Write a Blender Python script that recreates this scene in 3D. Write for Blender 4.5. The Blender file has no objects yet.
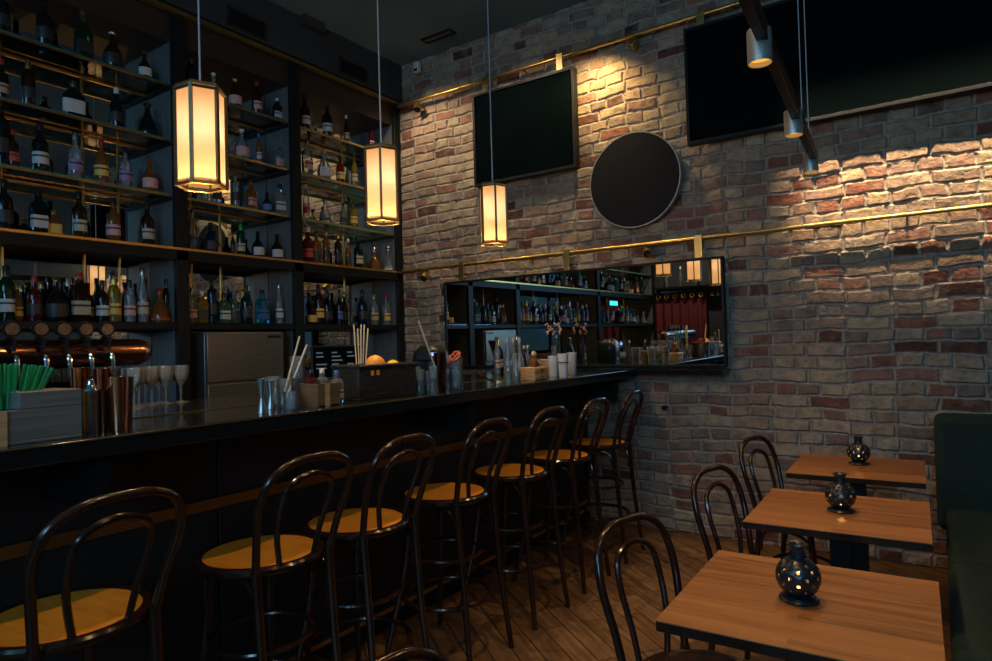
import bpy, math, random
from mathutils import Vector, Matrix
PI = math.pi
random.seed(7)
scn = bpy.context.scene
COL = scn.collection

# ------------------------------------------------------------ camera, world, lights, exposure
cam_d = bpy.data.cameras.new('camera')
cam_d.sensor_width = 36.0; cam_d.sensor_fit = 'HORIZONTAL'; cam_d.lens = 652.06*36/992
cam_d.clip_start = 0.05; cam_d.clip_end = 60
cam = bpy.data.objects.new('camera', cam_d); COL.objects.link(cam)
CAMR = Matrix(((0.82728748,0.03396866,0.56075088),(0.56109242,-0.00063472,-0.82775292),(-0.02776174,0.99942270,-0.01958466)))
cam.matrix_world = Matrix.Translation((0, 0, 1.45)) @ CAMR.to_4x4()
scn.camera = cam

world = bpy.data.worlds.new('world'); scn.world = world; world.use_nodes = True
world.node_tree.nodes['Background'].inputs[0].default_value = (0.25, 0.55, 0.75, 1)
world.node_tree.nodes['Background'].inputs[1].default_value = 0.05

vs = scn.view_settings
vs.view_transform = 'Standard'; vs.look = 'None'; vs.gamma = 1.0; vs.exposure = 0.18
vs.use_curve_mapping = False
cy = scn.cycles
cy.max_bounces = 10; cy.diffuse_bounces = 3; cy.glossy_bounces = 6; cy.transmission_bounces = 8
cy.transparent_max_bounces = 40; cy.caustics_reflective = False; cy.caustics_refractive = False
cy.sample_clamp_indirect = 3.0

def light(kind, name, loc, energy, color, aim=None, **kw):
    d = bpy.data.lights.new(name, kind); d.energy = energy; d.color = color
    for k, v in kw.items(): setattr(d, k, v)
    o = bpy.data.objects.new(name, d); COL.objects.link(o); o.location = loc
    if aim is not None:
        o.rotation_euler = (Vector(aim) - Vector(loc)).to_track_quat('-Z', 'Y').to_euler()
    return o
WARM = (1.0, 0.62, 0.28); COOL = (0.30, 0.66, 1.0)
# added cool fills behind the camera
light('AREA', 'cool_fill_rear', (-1.6, -3.6, 4.05), 140, COOL, aim=(-1.9, 2.2, 0.6), shape='RECTANGLE', size=5.2, size_y=2.4)
light('AREA', 'cool_fill_side', (1.35, -3.4, 2.4), 95, COOL, aim=(-2.8, 4.0, 3.6), shape='RECTANGLE', size=2.0, size_y=1.2)  # added to throw cool light up at the ceiling
# two picture spots of the upper brass rail, then one added fill
light('SPOT', 'brick_spot_light', (-2.12, 4.52, 3.72), 44, (1.0, .68, .28), aim=(-2.35, 4.84, 2.9), spot_size=math.radians(150), spot_blend=1.0, shadow_soft_size=.02)
light('SPOT', 'brick_spot_light', (-4.0, 4.22, 3.95), 44, (1.0, .74, .46), aim=(-3.75, 4.84, 2.7), spot_size=math.radians(120), spot_blend=.9, shadow_soft_size=.03)
light('SPOT', 'brick_spot_light', (-2.9, 4.05, 4.05), 44, (1.0, .74, .46), aim=(-2.8, 4.84, 2.4), spot_size=math.radians(110), spot_blend=.9, shadow_soft_size=.03)  # extra fill without a rail head, added to brighten the brick
# fill spot added by the curtained doorway to brighten the curtain in the mirror
light('SPOT', 'curtain_fill_spot', (-3.5, -1.2, 4.1), 130, (1.0, .80, .60), aim=(-3.8, -2.1, 1.2), spot_size=math.radians(70), spot_blend=.8, shadow_soft_size=.05)
light('SPOT', 'aisle_downlight', (-.95, 1.9, 4.15), 95, (1.0, .64, .32), aim=(-1.35, 2.0, 0), spot_size=math.radians(78), spot_blend=.6, shadow_soft_size=.04)
for yy in (1.15, 2.35, 3.7): light('SPOT', 'bar_fill_spot', (-2.55, yy, 4.16), 85, (1.0, .70, .40), aim=(-2.35, yy, 1.2), spot_size=math.radians(50), spot_blend=.7, shadow_soft_size=.03)  # added fill spots that brighten the things on the bar, no fixtures built
# linear wall washer in the ceiling before the wide screen
light('AREA', 'wall_wash_light', (0.35, 4.13, 4.17), 11.5, (1.0, .70, .40), aim=(.35, 4.84, 2.38), shape='RECTANGLE', size=2.2, size_y=.03, spread=math.radians(15))

# ------------------------------------------------------------ materials
def mat(name, col=(.5,.5,.5), rough=.5, metal=0.0, **kw):
    m = bpy.data.materials.new(name); m.use_nodes = True
    b = m.node_tree.nodes['Principled BSDF']
    b.inputs['Base Color'].default_value = (*col, 1); b.inputs['Roughness'].default_value = rough
    b.inputs['Metallic'].default_value = metal
    for k, v in kw.items(): b.inputs[k].default_value = v
    return m
def N(m, t, **kw):
    n = m.node_tree.nodes.new(t)
    for k, v in kw.items():
        if k in n.inputs.keys(): n.inputs[k].default_value = v
        else: setattr(n, k, v)
    return n
def L(m, a, b): m.node_tree.links.new(a, b)
def P(m): return m.node_tree.nodes['Principled BSDF']
def ramp(m, stops, interp='LINEAR'):
    r = N(m, 'ShaderNodeValToRGB'); e = r.color_ramp.elements; r.color_ramp.interpolation = interp
    e[0].position, e[0].color = stops[0][0], (*stops[0][1], 1)
    e[1].position, e[1].color = stops[-1][0], (*stops[-1][1], 1)
    for p, c in stops[1:-1]:
        x = e.new(p); x.color = (*c, 1)
    return r
def noisy(name, c1, c2, rough=.5, metal=0., scale=6., stretch=(1,1,1), bump=.0, detail=6, rough2=None, **kw):
    m = mat(name, c1, rough, metal, **kw)
    tc = N(m, 'ShaderNodeTexCoord'); mp = N(m, 'ShaderNodeMapping'); mp.inputs['Scale'].default_value = stretch
    ns = N(m, 'ShaderNodeTexNoise'); ns.inputs['Scale'].default_value = scale; ns.inputs['Detail'].default_value = detail
    L(m, tc.outputs['Object'], mp.inputs[0]); L(m, mp.outputs[0], ns.inputs['Vector'])
    r = ramp(m, [(.3, c1), (.7, c2)]); L(m, ns.outputs['Fac'], r.inputs[0]); L(m, r.outputs[0], P(m).inputs['Base Color'])
    if rough2 is not None:
        mr = N(m, 'ShaderNodeMapRange'); mr.inputs['To Min'].default_value = rough; mr.inputs['To Max'].default_value = rough2
        L(m, ns.outputs['Fac'], mr.inputs[0]); L(m, mr.outputs[0], P(m).inputs['Roughness'])
    if bump:
        b = N(m, 'ShaderNodeBump'); b.inputs['Strength'].default_value = bump; b.inputs['Distance'].default_value = .004
        L(m, ns.outputs['Fac'], b.inputs['Height']); L(m, b.outputs[0], P(m).inputs['Normal'])
    return m

def brick_material():
    m = mat('old_brick', rough=.9); m.displacement_method = 'BOTH'
    P(m).inputs['Specular IOR Level'].default_value = .25
    tc = N(m, 'ShaderNodeTexCoord'); sx = N(m, 'ShaderNodeSeparateXYZ'); L(m, tc.outputs['Object'], sx.inputs[0])
    cx = N(m, 'ShaderNodeCombineXYZ'); L(m, sx.outputs['X'], cx.inputs['X']); L(m, sx.outputs['Z'], cx.inputs['Y'])
    def noise(scale, det=4, vec=cx, rough=.55):
        n = N(m, 'ShaderNodeTexNoise'); n.inputs['Scale'].default_value = scale; n.inputs['Detail'].default_value = det
        n.inputs['Roughness'].default_value = rough; L(m, vec.outputs[0], n.inputs['Vector']); return n
    def warp(src, n, amp):
        s = N(m, 'ShaderNodeVectorMath', operation='SUBTRACT'); s.inputs[1].default_value = (.5,.5,.5); L(m, n.outputs['Color'], s.inputs[0])
        k = N(m, 'ShaderNodeVectorMath', operation='SCALE'); k.inputs['Scale'].default_value = amp; L(m, s.outputs[0], k.inputs[0])
        a = N(m, 'ShaderNodeVectorMath', operation='ADD'); L(m, src.outputs[0], a.inputs[0]); L(m, k.outputs[0], a.inputs[1]); return a
    v1 = warp(cx, noise(1.9, 2), .085); v2 = warp(v1, noise(16, 5), .024)
    br = N(m, 'ShaderNodeTexBrick'); br.offset = .5; br.offset_frequency = 2; br.squash = .60; br.squash_frequency = 2
    for k, v in (('Scale', 1.0), ('Mortar Size', .0155), ('Mortar Smooth', .9), ('Bias', 0.0), ('Brick Width', .245), ('Row Height', .087)):
        br.inputs[k].default_value = v
    br.inputs['Color1'].default_value = (0,0,0,1); br.inputs['Color2'].default_value = (1,1,1,1); br.inputs['Mortar'].default_value = (.5,.5,.5,1)
    L(m, v2.outputs[0], br.inputs['Vector'])
    pal = ramp(m, [(0, (.075,.04,.032)), (.08, (.19,.075,.05)), (.17, (.29,.13,.09)), (.26,(.27,.18,.135)), (.36, (.36,.28,.20)), (.48, (.42,.33,.21)),
                   (.58, (.32,.235,.17)), (.68, (.20,.145,.115)), (.80, (.38,.26,.17)), (.9, (.40,.32,.23)), (1, (.27,.155,.115))])
    L(m, br.outputs['Color'], pal.inputs[0])
    stain = noise(13, 8, rough=.75); st = ramp(m, [(.30, (.35,.33,.33)), (.50, (.95,.95,.95)), (.72, (1.35,1.28,1.2))]); L(m, stain.outputs['Fac'], st.inputs[0])
    mul = N(m, 'ShaderNodeMix', data_type='RGBA', blend_type='MULTIPLY'); mul.inputs[0].default_value = .9
    L(m, pal.outputs[0], mul.inputs[6]); L(m, st.outputs[0], mul.inputs[7])
    # mortar, smeared over the brick faces in places
    sm = noise(5.5, 6, rough=.65); smr = N(m, 'ShaderNodeMapRange'); smr.inputs['From Min'].default_value = .52; smr.inputs['From Max'].default_value = .78
    smr.inputs['To Max'].default_value = .6; L(m, sm.outputs['Fac'], smr.inputs[0])
    mx = N(m, 'ShaderNodeMath', operation='MAXIMUM'); L(m, br.outputs['Fac'], mx.inputs[0]); L(m, smr.outputs[0], mx.inputs[1])
    mort = ramp(m, [(.3, (.27,.235,.205)), (.7, (.44,.385,.33))]); L(m, noise(30, 3).outputs['Fac'], mort.inputs[0])
    fin = N(m, 'ShaderNodeMix', data_type='RGBA'); L(m, mx.outputs[0], fin.inputs[0]); L(m, mul.outputs[2], fin.inputs[6]); L(m, mort.outputs[0], fin.inputs[7])
    L(m, fin.outputs[2], P(m).inputs['Base Color'])
    # relief
    inv = N(m, 'ShaderNodeMath', operation='SUBTRACT'); inv.inputs[0].default_value = 1; L(m, br.outputs['Fac'], inv.inputs[1])
    sep = N(m, 'ShaderNodeMath', operation='MULTIPLY'); sep.inputs[1].default_value = .55; L(m, br.outputs['Color'], sep.inputs[0])
    ad = N(m, 'ShaderNodeMath', operation='ADD'); ad.inputs[1].default_value = .55; L(m, sep.outputs[0], ad.inputs[0])
    h = N(m, 'ShaderNodeMath', operation='MULTIPLY'); L(m, inv.outputs[0], h.inputs[0]); L(m, ad.outputs[0], h.inputs[1])
    a1 = N(m, 'ShaderNodeMath', operation='MULTIPLY_ADD'); a1.inputs[1].default_value = .95; L(m, noise(14, 6, rough=.62).outputs['Fac'], a1.inputs[0]); L(m, h.outputs[0], a1.inputs[2])
    a2 = N(m, 'ShaderNodeMath', operation='MULTIPLY_ADD'); a2.inputs[1].default_value = 1.6; L(m, noise(3.4, 4).outputs['Fac'], a2.inputs[0]); L(m, a1.outputs[0], a2.inputs[2])
    dp = N(m, 'ShaderNodeDisplacement'); dp.inputs['Midlevel'].default_value = 2.0; dp.inputs['Scale'].default_value = .025
    L(m, a2.outputs[0], dp.inputs['Height']); L(m, dp.outputs[0], m.node_tree.nodes['Material Output'].inputs['Displacement'])
    return m

def plank_material(name, cols, bw, rh, rot, rough=.4, mortar=.003, grain=18, mcol=(.01,.006,.004)):
    m = mat(name, rough=rough)
    tc = N(m, 'ShaderNodeTexCoord'); mp = N(m, 'ShaderNodeMapping'); mp.inputs['Rotation'].default_value = (0,0,rot); L(m, tc.outputs['Object'], mp.inputs[0])
    br = N(m, 'ShaderNodeTexBrick'); br.offset = .37; br.offset_frequency = 2
    for k, v in (('Scale', 1.0), ('Mortar Size', mortar), ('Mortar Smooth', .1), ('Bias', 0.), ('Brick Width', bw), ('Row Height', rh)): br.inputs[k].default_value = v
    br.inputs['Color1'].default_value = (0,0,0,1); br.inputs['Color2'].default_value = (1,1,1,1); br.inputs['Mortar'].default_value = (0,0,0,1)
    L(m, mp.outputs[0], br.inputs['Vector'])
    m2 = N(m, 'ShaderNodeMapping'); m2.inputs['Scale'].default_value = (1, 12, 1); L(m, mp.outputs[0], m2.inputs[0])
    of = N(m, 'ShaderNodeVectorMath', operation='ADD'); L(m, m2.outputs[0], of.inputs[0]); L(m, br.outputs['Color'], of.inputs[1])
    ns = N(m, 'ShaderNodeTexNoise'); ns.inputs['Scale'].default_value = grain/6; ns.inputs['Detail'].default_value = 8; ns.inputs['Distortion'].default_value = .6; L(m, of.outputs[0], ns.inputs['Vector'])
    mix = N(m, 'ShaderNodeMath', operation='MULTIPLY_ADD'); mix.inputs[1].default_value = .28; L(m, br.outputs['Color'], mix.inputs[0]); L(m, ns.outputs['Fac'], mix.inputs[2])
    r = ramp(m, [(.35, cols[0]), (.6, cols[1]), (.9, cols[2])]); L(m, mix.outputs[0], r.inputs[0])
    f = N(m, 'ShaderNodeMix', data_type='RGBA'); f.inputs[7].default_value = (*mcol, 1); L(m, br.outputs['Fac'], f.inputs[0]); L(m, r.outputs[0], f.inputs[6])
    L(m, f.outputs[2], P(m).inputs['Base Color'])
    b = N(m, 'ShaderNodeBump'); b.inputs['Strength'].default_value = .25; b.inputs['Distance'].default_value = .003
    L(m, ns.outputs['Fac'], b.inputs['Height']); L(m, b.outputs[0], P(m).inputs['Normal'])
    return m

def glassy(name, tint, haze=.12, rough=.04, hazecol=None):
    """thin-walled glass: tinted see-through, fresnel shine, a little body colour"""
    m = bpy.data.materials.new(name); m.use_nodes = True; nt = m.node_tree; nt.nodes.remove(P(m)); out = nt.nodes['Material Output']
    tr = N(m, 'ShaderNodeBsdfTransparent'); tr.inputs[0].default_value = (*tint, 1)
    df = N(m, 'ShaderNodeBsdfDiffuse'); df.inputs[0].default_value = (*(hazecol or tint), 1)
    gl = N(m, 'ShaderNodeBsdfGlossy'); gl.inputs['Roughness'].default_value = rough; gl.inputs[0].default_value = (.9,.95,1,1)
    m1 = N(m, 'ShaderNodeMixShader'); m1.inputs[0].default_value = haze; L(m, tr.outputs[0], m1.inputs[1]); L(m, df.outputs[0], m1.inputs[2])
    fr = N(m, 'ShaderNodeFresnel'); fr.inputs[0].default_value = 1.5
    m2 = N(m, 'ShaderNodeMixShader'); L(m, fr.outputs[0], m2.inputs[0]); L(m, m1.outputs[0], m2.inputs[1]); L(m, gl.outputs[0], m2.inputs[2])
    L(m, m2.outputs[0], out.inputs[0]); return m
def emit(name, col, s):
    m = bpy.data.materials.new(name); m.use_nodes = True; m.node_tree.nodes.remove(P(m))
    e = N(m, 'ShaderNodeEmission'); e.inputs[0].default_value = (*col, 1); e.inputs[1].default_value = s
    L(m, e.outputs[0], m.node_tree.nodes['Material Output'].inputs[0]); return m

M = dict(
 brick=brick_material(),
 floor=plank_material('oak_floor', [(.05,.024,.010),(.13,.066,.028),(.22,.12,.055)], .62, .11, math.radians(38), rough=.42),
 table=plank_material('table_oak', [(.13,.048,.012),(.27,.105,.028),(.37,.160,.048)], 2.0, .13, 0, rough=.45, mortar=.0004, mcol=(.2,.09,.03)),
 ceiling=noisy('ceiling_paint', (.11,.20,.25), (.14,.24,.29), .9, scale=2),
 plaster=noisy('dark_plaster', (.022,.026,.030), (.032,.037,.042), .8, scale=3),
 black=noisy('black_stained_wood', (.005,.008,.009), (.009,.012,.013), .5, scale=5, stretch=(8,8,1), bump=.1, **{'Specular IOR Level': .2}),
 blackpanel=noisy('black_bar_panel', (.004,.008,.010), (.007,.011,.013), .55, scale=4),
 bluewall=noisy('blue_grey_paint', (.13,.19,.22), (.17,.24,.27), .8, scale=2),
 side=noisy('grey_stained_wood', (.085,.095,.10), (.14,.145,.14), .5, scale=5, stretch=(10,10,.8), bump=.1),
 brownpanel=noisy('dark_brown_panel', (.022,.015,.010), (.038,.026,.018), .5, scale=5, stretch=(1,1,12)),
 bartop=noisy('black_polished_bar_top', (.006,.008,.009), (.010,.012,.013), .08, scale=8, rough2=.16),
 brass=noisy('aged_brass', (.55,.36,.10), (.72,.50,.18), .28, 1., scale=12, rough2=.42),
 bandbrass=noisy('dull_brass_band', (.22,.14,.045), (.30,.19,.065), .45, 1., scale=8),
 darkbrass=noisy('dark_bronze', (.20,.16,.08), (.28,.22,.11), .4, 1., scale=12),
 olive=noisy('patinated_brass_frame', (.10,.085,.05), (.16,.13,.07), .45, .8, scale=20),
 steel=noisy('brushed_steel', (.42,.43,.42), (.55,.55,.53), .32, 1., scale=10, stretch=(1,1,20)),
 steelflat=noisy('brushed_steel_cabinet', (.20,.195,.175), (.26,.25,.225), .42, .85, scale=6, stretch=(1,1,18)),
 satin=noisy('satin_steel', (.50,.50,.48), (.62,.61,.58), .38, .75, scale=10, stretch=(1,1,20)),
 badgewood=noisy('badge_wood', (.08,.05,.03), (.16,.10,.06), .5, scale=40),
 copper=noisy('polished_copper', (.80,.36,.20), (.90,.45,.28), .16, 1., scale=14),
 darkcopper=noisy('dark_copper', (.14,.07,.045), (.24,.12,.075), .18, 1., scale=9),
 chrome=mat('chrome', (.75,.78,.8), .12, 1.),
 mirror=mat('mirror_silver', (.80,.84,.84), 0., 1.),
 smoke=mat('smoked_mirror', (.68,.73,.72), 0., 1.),
 blackmetal=mat('black_powder_coat', (.007,.008,.010), .5, **{'Specular IOR Level': .25}),
 blackplastic=mat('black_plastic', (.010,.010,.011), .35),
 screen=noisy('matt_black_screen', (.0016,.0038,.0045), (.0025,.005,.006), .7, scale=4, **{'Specular IOR Level': 0.0}),
 discm=noisy('black_woven_disc', (.008,.009,.012), (.014,.015,.019), .8, scale=160, **{'Specular IOR Level': .1}),
 rim=mat('pale_rim', (.35,.33,.30), .4, .5),
 bent=noisy('dark_bentwood', (.012,.0055,.0035), (.030,.012,.007), .18, scale=7, stretch=(3,3,1)),
 seat=noisy('honey_plywood', (.66,.235,.020), (.82,.33,.035), .28, scale=5, stretch=(1,9,1)),
 velvet=noisy('green_velvet', (.004,.018,.014), (.008,.027,.020), .9, scale=30, bump=.2),
 wood=noisy('raw_pine', (.42,.25,.10), (.60,.38,.17), .6, scale=6, stretch=(2,2,14)),
 greywood=noisy('grey_washed_wood', (.10,.10,.088), (.17,.165,.145), .7, scale=5, stretch=(2,1,16), bump=.2),
 wicker=None,
 green=mat('green_plastic', (.01,.30,.08), .4),
 straw=mat('pale_paper_straw', (.72,.60,.38), .6),
 greystraw=mat('grey_glass_straw', (.45,.48,.50), .3),
 orange=noisy('orange_peel', (.85,.30,.02), (.95,.40,.04), .45, scale=60, bump=.2),
 walnut=noisy('walnut_box', (.12,.07,.03), (.19,.11,.05), .5, scale=6, stretch=(2,1,14)),
 lemon=noisy('lemon_peel', (.85,.62,.05), (.92,.72,.10), .45, scale=60, bump=.2),
 lime=noisy('lime_peel', (.16,.35,.04), (.25,.45,.06), .45, scale=60, bump=.2),
 white=mat('white_paper', (.62,.64,.66), .6),
 ceramic=mat('dark_glazed_ceramic', (.008,.016,.019), .28),
 cream=mat('cream_label', (.46,.39,.28), .6), whitelab=mat('white_label', (.52,.52,.50), .6), redlab=mat('red_label', (.45,.06,.04), .55),
 yellowlab=mat('yellow_label', (.70,.45,.08), .55), bluelab=mat('blue_label', (.06,.14,.35), .5), pinklab=mat('pink_label', (.62,.32,.30), .55),
 tanlab=mat('tan_label', (.45,.30,.16), .6), blacklab=mat('black_label', (.02,.02,.02), .5), purplelab=mat('purple_label', (.30,.18,.36), .55),
 goldcap=mat('gold_foil', (.75,.50,.16), .3, 1.), blackcap=mat('black_cap', (.012,.012,.012), .3), redcap=mat('red_wax', (.35,.03,.02), .35),
 silvercap=mat('silver_cap', (.6,.62,.63), .25, 1.), cork=mat('cork', (.50,.34,.20), .8), whitecap=mat('white_cap', (.7,.7,.7), .4), bluecap=mat('blue_cap', (.05,.15,.4), .4), greencap=mat('green_cap', (.03,.3,.1), .4),
 g_clear=glassy('clear_glass', (.88,.92,.92), .16, hazecol=(.6,.65,.66)),
 g_amber=glassy('amber_spirit_glass', (.62,.30,.07), .30, hazecol=(.42,.16,.03)),
 g_dark=glassy('near_black_glass', (.10,.10,.09), .5, hazecol=(.012,.014,.012)),
 g_brown=glassy('dark_brown_glass', (.28,.12,.04), .4, hazecol=(.05,.018,.006)),
 g_green=glassy('dark_green_glass', (.10,.30,.12), .35, hazecol=(.01,.05,.018)),
 g_blue=glassy('pale_blue_glass', (.30,.75,.90), .25, hazecol=(.06,.32,.42)),
 g_navy=glassy('navy_glass', (.08,.14,.30), .4, hazecol=(.01,.03,.08)),
 g_pale=glassy('pale_green_glass', (.55,.78,.55), .2, hazecol=(.16,.30,.16)),
 g_red=glassy('maroon_liquid_glass', (.45,.08,.08), .35, hazecol=(.16,.02,.02)),
 g_yellow=glassy('yellow_liquid_glass', (.80,.62,.12), .3, hazecol=(.45,.30,.03)),
 g_crystal=glassy('crystal_glass', (.90,.94,.94), .10, .03, hazecol=(.95,.95,.92)),
 g_shelf=glassy('shelf_glass', (.93,.97,.95), .012, .02, hazecol=(.2,.4,.35)),
 g_edge=mat('green_glass_edge', (.04,.34,.30), .15, 0., **{'Transmission Weight': .3}),
 curtain=noisy('dark_red_velvet', (.12,.012,.018), (.18,.020,.026), .85, scale=20),
 liquid=glassy('pink_soap', (.6,.2,.2), .4, hazecol=(.5,.05,.06)),
)
def wicker():
    m = mat('black_wicker', (.02,.018,.016), .5)
    tc = N(m, 'ShaderNodeTexCoord'); w = N(m, 'ShaderNodeTexBrick')
    sx = N(m, 'ShaderNodeSeparateXYZ'); L(m, tc.outputs['Object'], sx.inputs[0]); c = N(m, 'ShaderNodeCombineXYZ')
    a = N(m, 'ShaderNodeMath', operation='ADD'); L(m, sx.outputs[0], a.inputs[0]); L(m, sx.outputs[1], a.inputs[1]); L(m, a.outputs[0], c.inputs[0]); L(m, sx.outputs[2], c.inputs[1])
    for k, v in (('Scale', 1.), ('Mortar Size', .0018), ('Brick Width', .024), ('Row Height', .0095)): w.inputs[k].default_value = v
    w.inputs['Color1'].default_value = (.014,.013,.013,1); w.inputs['Color2'].default_value = (.05,.045,.04,1); w.inputs['Mortar'].default_value = (.002,.002,.002,1)
    L(m, c.outputs[0], w.inputs['Vector']); L(m, w.outputs[0], P(m).inputs['Base Color'])
    b = N(m, 'ShaderNodeBump', invert=True); b.inputs['Strength'].default_value = .8; b.inputs['Distance'].default_value = .003; L(m, w.outputs['Fac'], b.inputs['Height']); L(m, b.outputs[0], P(m).inputs['Normal'])
    return m
M['wicker'] = wicker()
def lantern_glass():
    m = bpy.data.materials.new('frosted_lantern_glass'); m.use_nodes = True; m.node_tree.nodes.remove(P(m))
    t = N(m, 'ShaderNodeBsdfTranslucent'); t.inputs[0].default_value = (.52, .44, .34, 1)
    e = N(m, 'ShaderNodeEmission'); e.inputs[0].default_value = (1.0, .40, .11, 1); e.inputs[1].default_value = .46
    a = N(m, 'ShaderNodeAddShader'); L(m, t.outputs[0], a.inputs[0]); L(m, e.outputs[0], a.inputs[1])
    L(m, a.outputs[0], m.node_tree.nodes['Material Output'].inputs[0]); return m
M['lantern'] = lantern_glass()
M['bulb'] = emit('warm_bulb', (1, .8, .55), 8); M['lens'] = emit('warm_lens', (1.0, .46, .09), 1.0)
M['flame'] = emit('candle_flame', (1.0, .40, .10), 5); M['cyan'] = emit('cyan_display', (.05, .75, 1.0), 1.6); M['bluedisp'] = emit('blue_display', (.35,.5,1.0), 1.2)
M['uitext'] = emit('screen_text', (.55,.75,.8), .10); M['lensoff'] = mat('dark_spot_lens', (.05,.045,.04), .1)

# ------------------------------------------------------------ mesh builder
class MB:
    def __init__(s): s.v = []; s.f = []; s.mi = []
    def add(s, v, f, mi=0):
        o = len(s.v); s.v += [tuple(p) for p in v]; s.f += [tuple(o+i for i in q) for q in f]; s.mi += [mi]*len(f); return s
    def box(s, a, b, mi=0, rz=0., c=None):
        x0,x1 = sorted((a[0],b[0])); y0,y1 = sorted((a[1],b[1])); z0,z1 = sorted((a[2],b[2]))
        v = [Vector(p) for p in ((x0,y0,z0),(x1,y0,z0),(x1,y1,z0),(x0,y1,z0),(x0,y0,z1),(x1,y0,z1),(x1,y1,z1),(x0,y1,z1))]
        if rz:
            c = Vector(c or ((x0+x1)/2,(y0+y1)/2,0)); R = Matrix.Rotation(rz, 3, 'Z'); v = [R@(p-c)+c for p in v]
        return s.add(v, [(0,3,2,1),(4,5,6,7),(0,1,5,4),(1,2,6,5),(2,3,7,6),(3,0,4,7)], mi)
    def lathe(s, prof, n=24, c=(0,0,0), sx=1., sy=1., sq=0., mi=0, skip=None):
        """prof: (r, z) pairs; sq>0 squares the section"""
        v = []; f = []; rows = []
        for r, z in prof:
            if r < 1e-6: rows.append([len(v)]); v.append((c[0], c[1], c[2]+z)); continue
            row = []
            for i in range(n):
                a = 2*PI*(i+.5)/n; x, y = math.cos(a), math.sin(a)
                k = 1.
                if sq: k = (abs(x)**(2+8*sq)+abs(y)**(2+8*sq))**(-1/(2+8*sq)); k = min(k, 1.36)
                row.append(len(v)); v.append((c[0]+r*x*k*sx, c[1]+r*y*k*sy, c[2]+z))
            rows.append(row)
        for j in range(len(rows)-1):
            A, B = rows[j], rows[j+1]
            for i in range(n):
                k = (i+1) % n
                if skip and skip(j, i): continue
                if len(A) == 1 and len(B) == 1: continue
                if len(A) == 1: f.append((A[0], B[k], B[i]))
                elif len(B) == 1: f.append((A[i], A[k], B[0]))
                else: f.append((A[i], A[k], B[k], B[i]))
        return s.add(v, f, mi)
    def tube(s, pts, r, n=8, closed=False, mi=0, smooth=0):
        pts = [Vector(p) for p in pts]
        if smooth: pts = crom(pts, smooth, closed)
        m = len(pts); rr = r if isinstance(r, (list, tuple)) else [r]*m
        if len(rr) != m: rr = [rr[0] + (rr[-1]-rr[0])*i/(m-1) for i in range(m)]
        v = []; f = []; up = None
        for i, p in enumerate(pts):
            if closed: t = pts[(i+1) % m]-pts[i-1]
            else: t = pts[min(i+1, m-1)]-pts[max(i-1, 0)]
            t.normalize()
            if up is None:
                up = Vector((0,0,1)) if abs(t.z) < .9 else Vector((1,0,0))
            up = (up-t*up.dot(t)).normalized(); sd = t.cross(up)
            for k in range(n):
                a = 2*PI*k/n; v.append(p+(up*math.cos(a)+sd*math.sin(a))*rr[i])
        for i in range(m if closed else m-1):
            j = (i+1) % m
            for k in range(n):
                l = (k+1) % n; f.append((i*n+k, i*n+l, j*n+l, j*n+k))
        if not closed: f.append(tuple(range(n-1, -1, -1))); f.append(tuple((m-1)*n+k for k in range(n)))
        return s.add(v, f, mi)
    def cyl(s, a, b, r, n=16, mi=0): return s.tube([a, b], r, n, mi=mi)
    def mesh(s, name, mats, sharp=35):
        me = bpy.data.meshes.new(name); me.from_pydata(s.v, [], s.f)
        for x in (mats if isinstance(mats, (list, tuple)) else [mats]): me.materials.append(x)
        me.polygons.foreach_set('material_index', s.mi)
        me.polygons.foreach_set('use_smooth', [True]*len(s.f))
        me.set_sharp_from_angle(angle=math.radians(sharp)); me.update(); return me
    def build(s, name, mats, parent=None, loc=None, bevel=0, sharp=35, label=None, **tagkw):
        o = bpy.data.objects.new(name, s.mesh(name, mats, sharp)); COL.objects.link(o)
        if parent is not None: o.parent = parent
        if loc is not None: o.location = loc
        if bevel:
            bv = o.modifiers.new('bevel', 'BEVEL'); bv.width = bevel; bv.segments = 3; bv.limit_method = 'ANGLE'
        if label: o['label'] = label
        for k, v in tagkw.items(): o[k] = v
        return o
def crom(p, k, closed=False):
    out = []; n = len(p)
    rng = range(n if closed else n-1)
    for i in rng:
        a = p[(i-1) % n] if closed else p[max(i-1,0)]; b = p[i]; c = p[(i+1) % n] if closed else p[i+1]; d = p[(i+2) % n] if closed else p[min(i+2,n-1)]
        for j in range(k):
            t = j/k; out.append(.5*((2*b)+(c-a)*t+(2*a-5*b+4*c-d)*t*t+(3*b-a-3*c+d)*t**3))
    if not closed: out.append(p[-1].copy())
    return out
def thing(name, label, cat, loc=(0,0,0), rz=0., group=None):
    o = bpy.data.objects.new(name, None); COL.objects.link(o); o.location = loc; o.rotation_euler = (0,0,rz); o.empty_display_size = .05
    o['label'] = label; o['category'] = cat
    if group: o['group'] = group
    return o
def dup(root, loc, rz=0., label=None, group=None, scale=None):
    r = root.copy(); COL.objects.link(r); r.location = loc; r.rotation_euler = (0,0,rz)
    if label: r['label'] = label
    if group: r['group'] = group
    if scale: r.scale = (scale,)*3
    for ch in list(root.children):
        c = ch.copy(); COL.objects.link(c); c.parent = r
        for g in list(ch.children):
            d = g.copy(); COL.objects.link(d); d.parent = c
    return r
ORD = ['first','second','third','fourth','fifth','sixth','seventh','eighth','ninth','tenth','eleventh','twelfth','thirteenth','fourteenth','fifteenth','sixteenth','seventeenth','eighteenth']
def S(mb, name, mats, **kw): return mb.build(name, mats, kind='structure', **kw)

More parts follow.
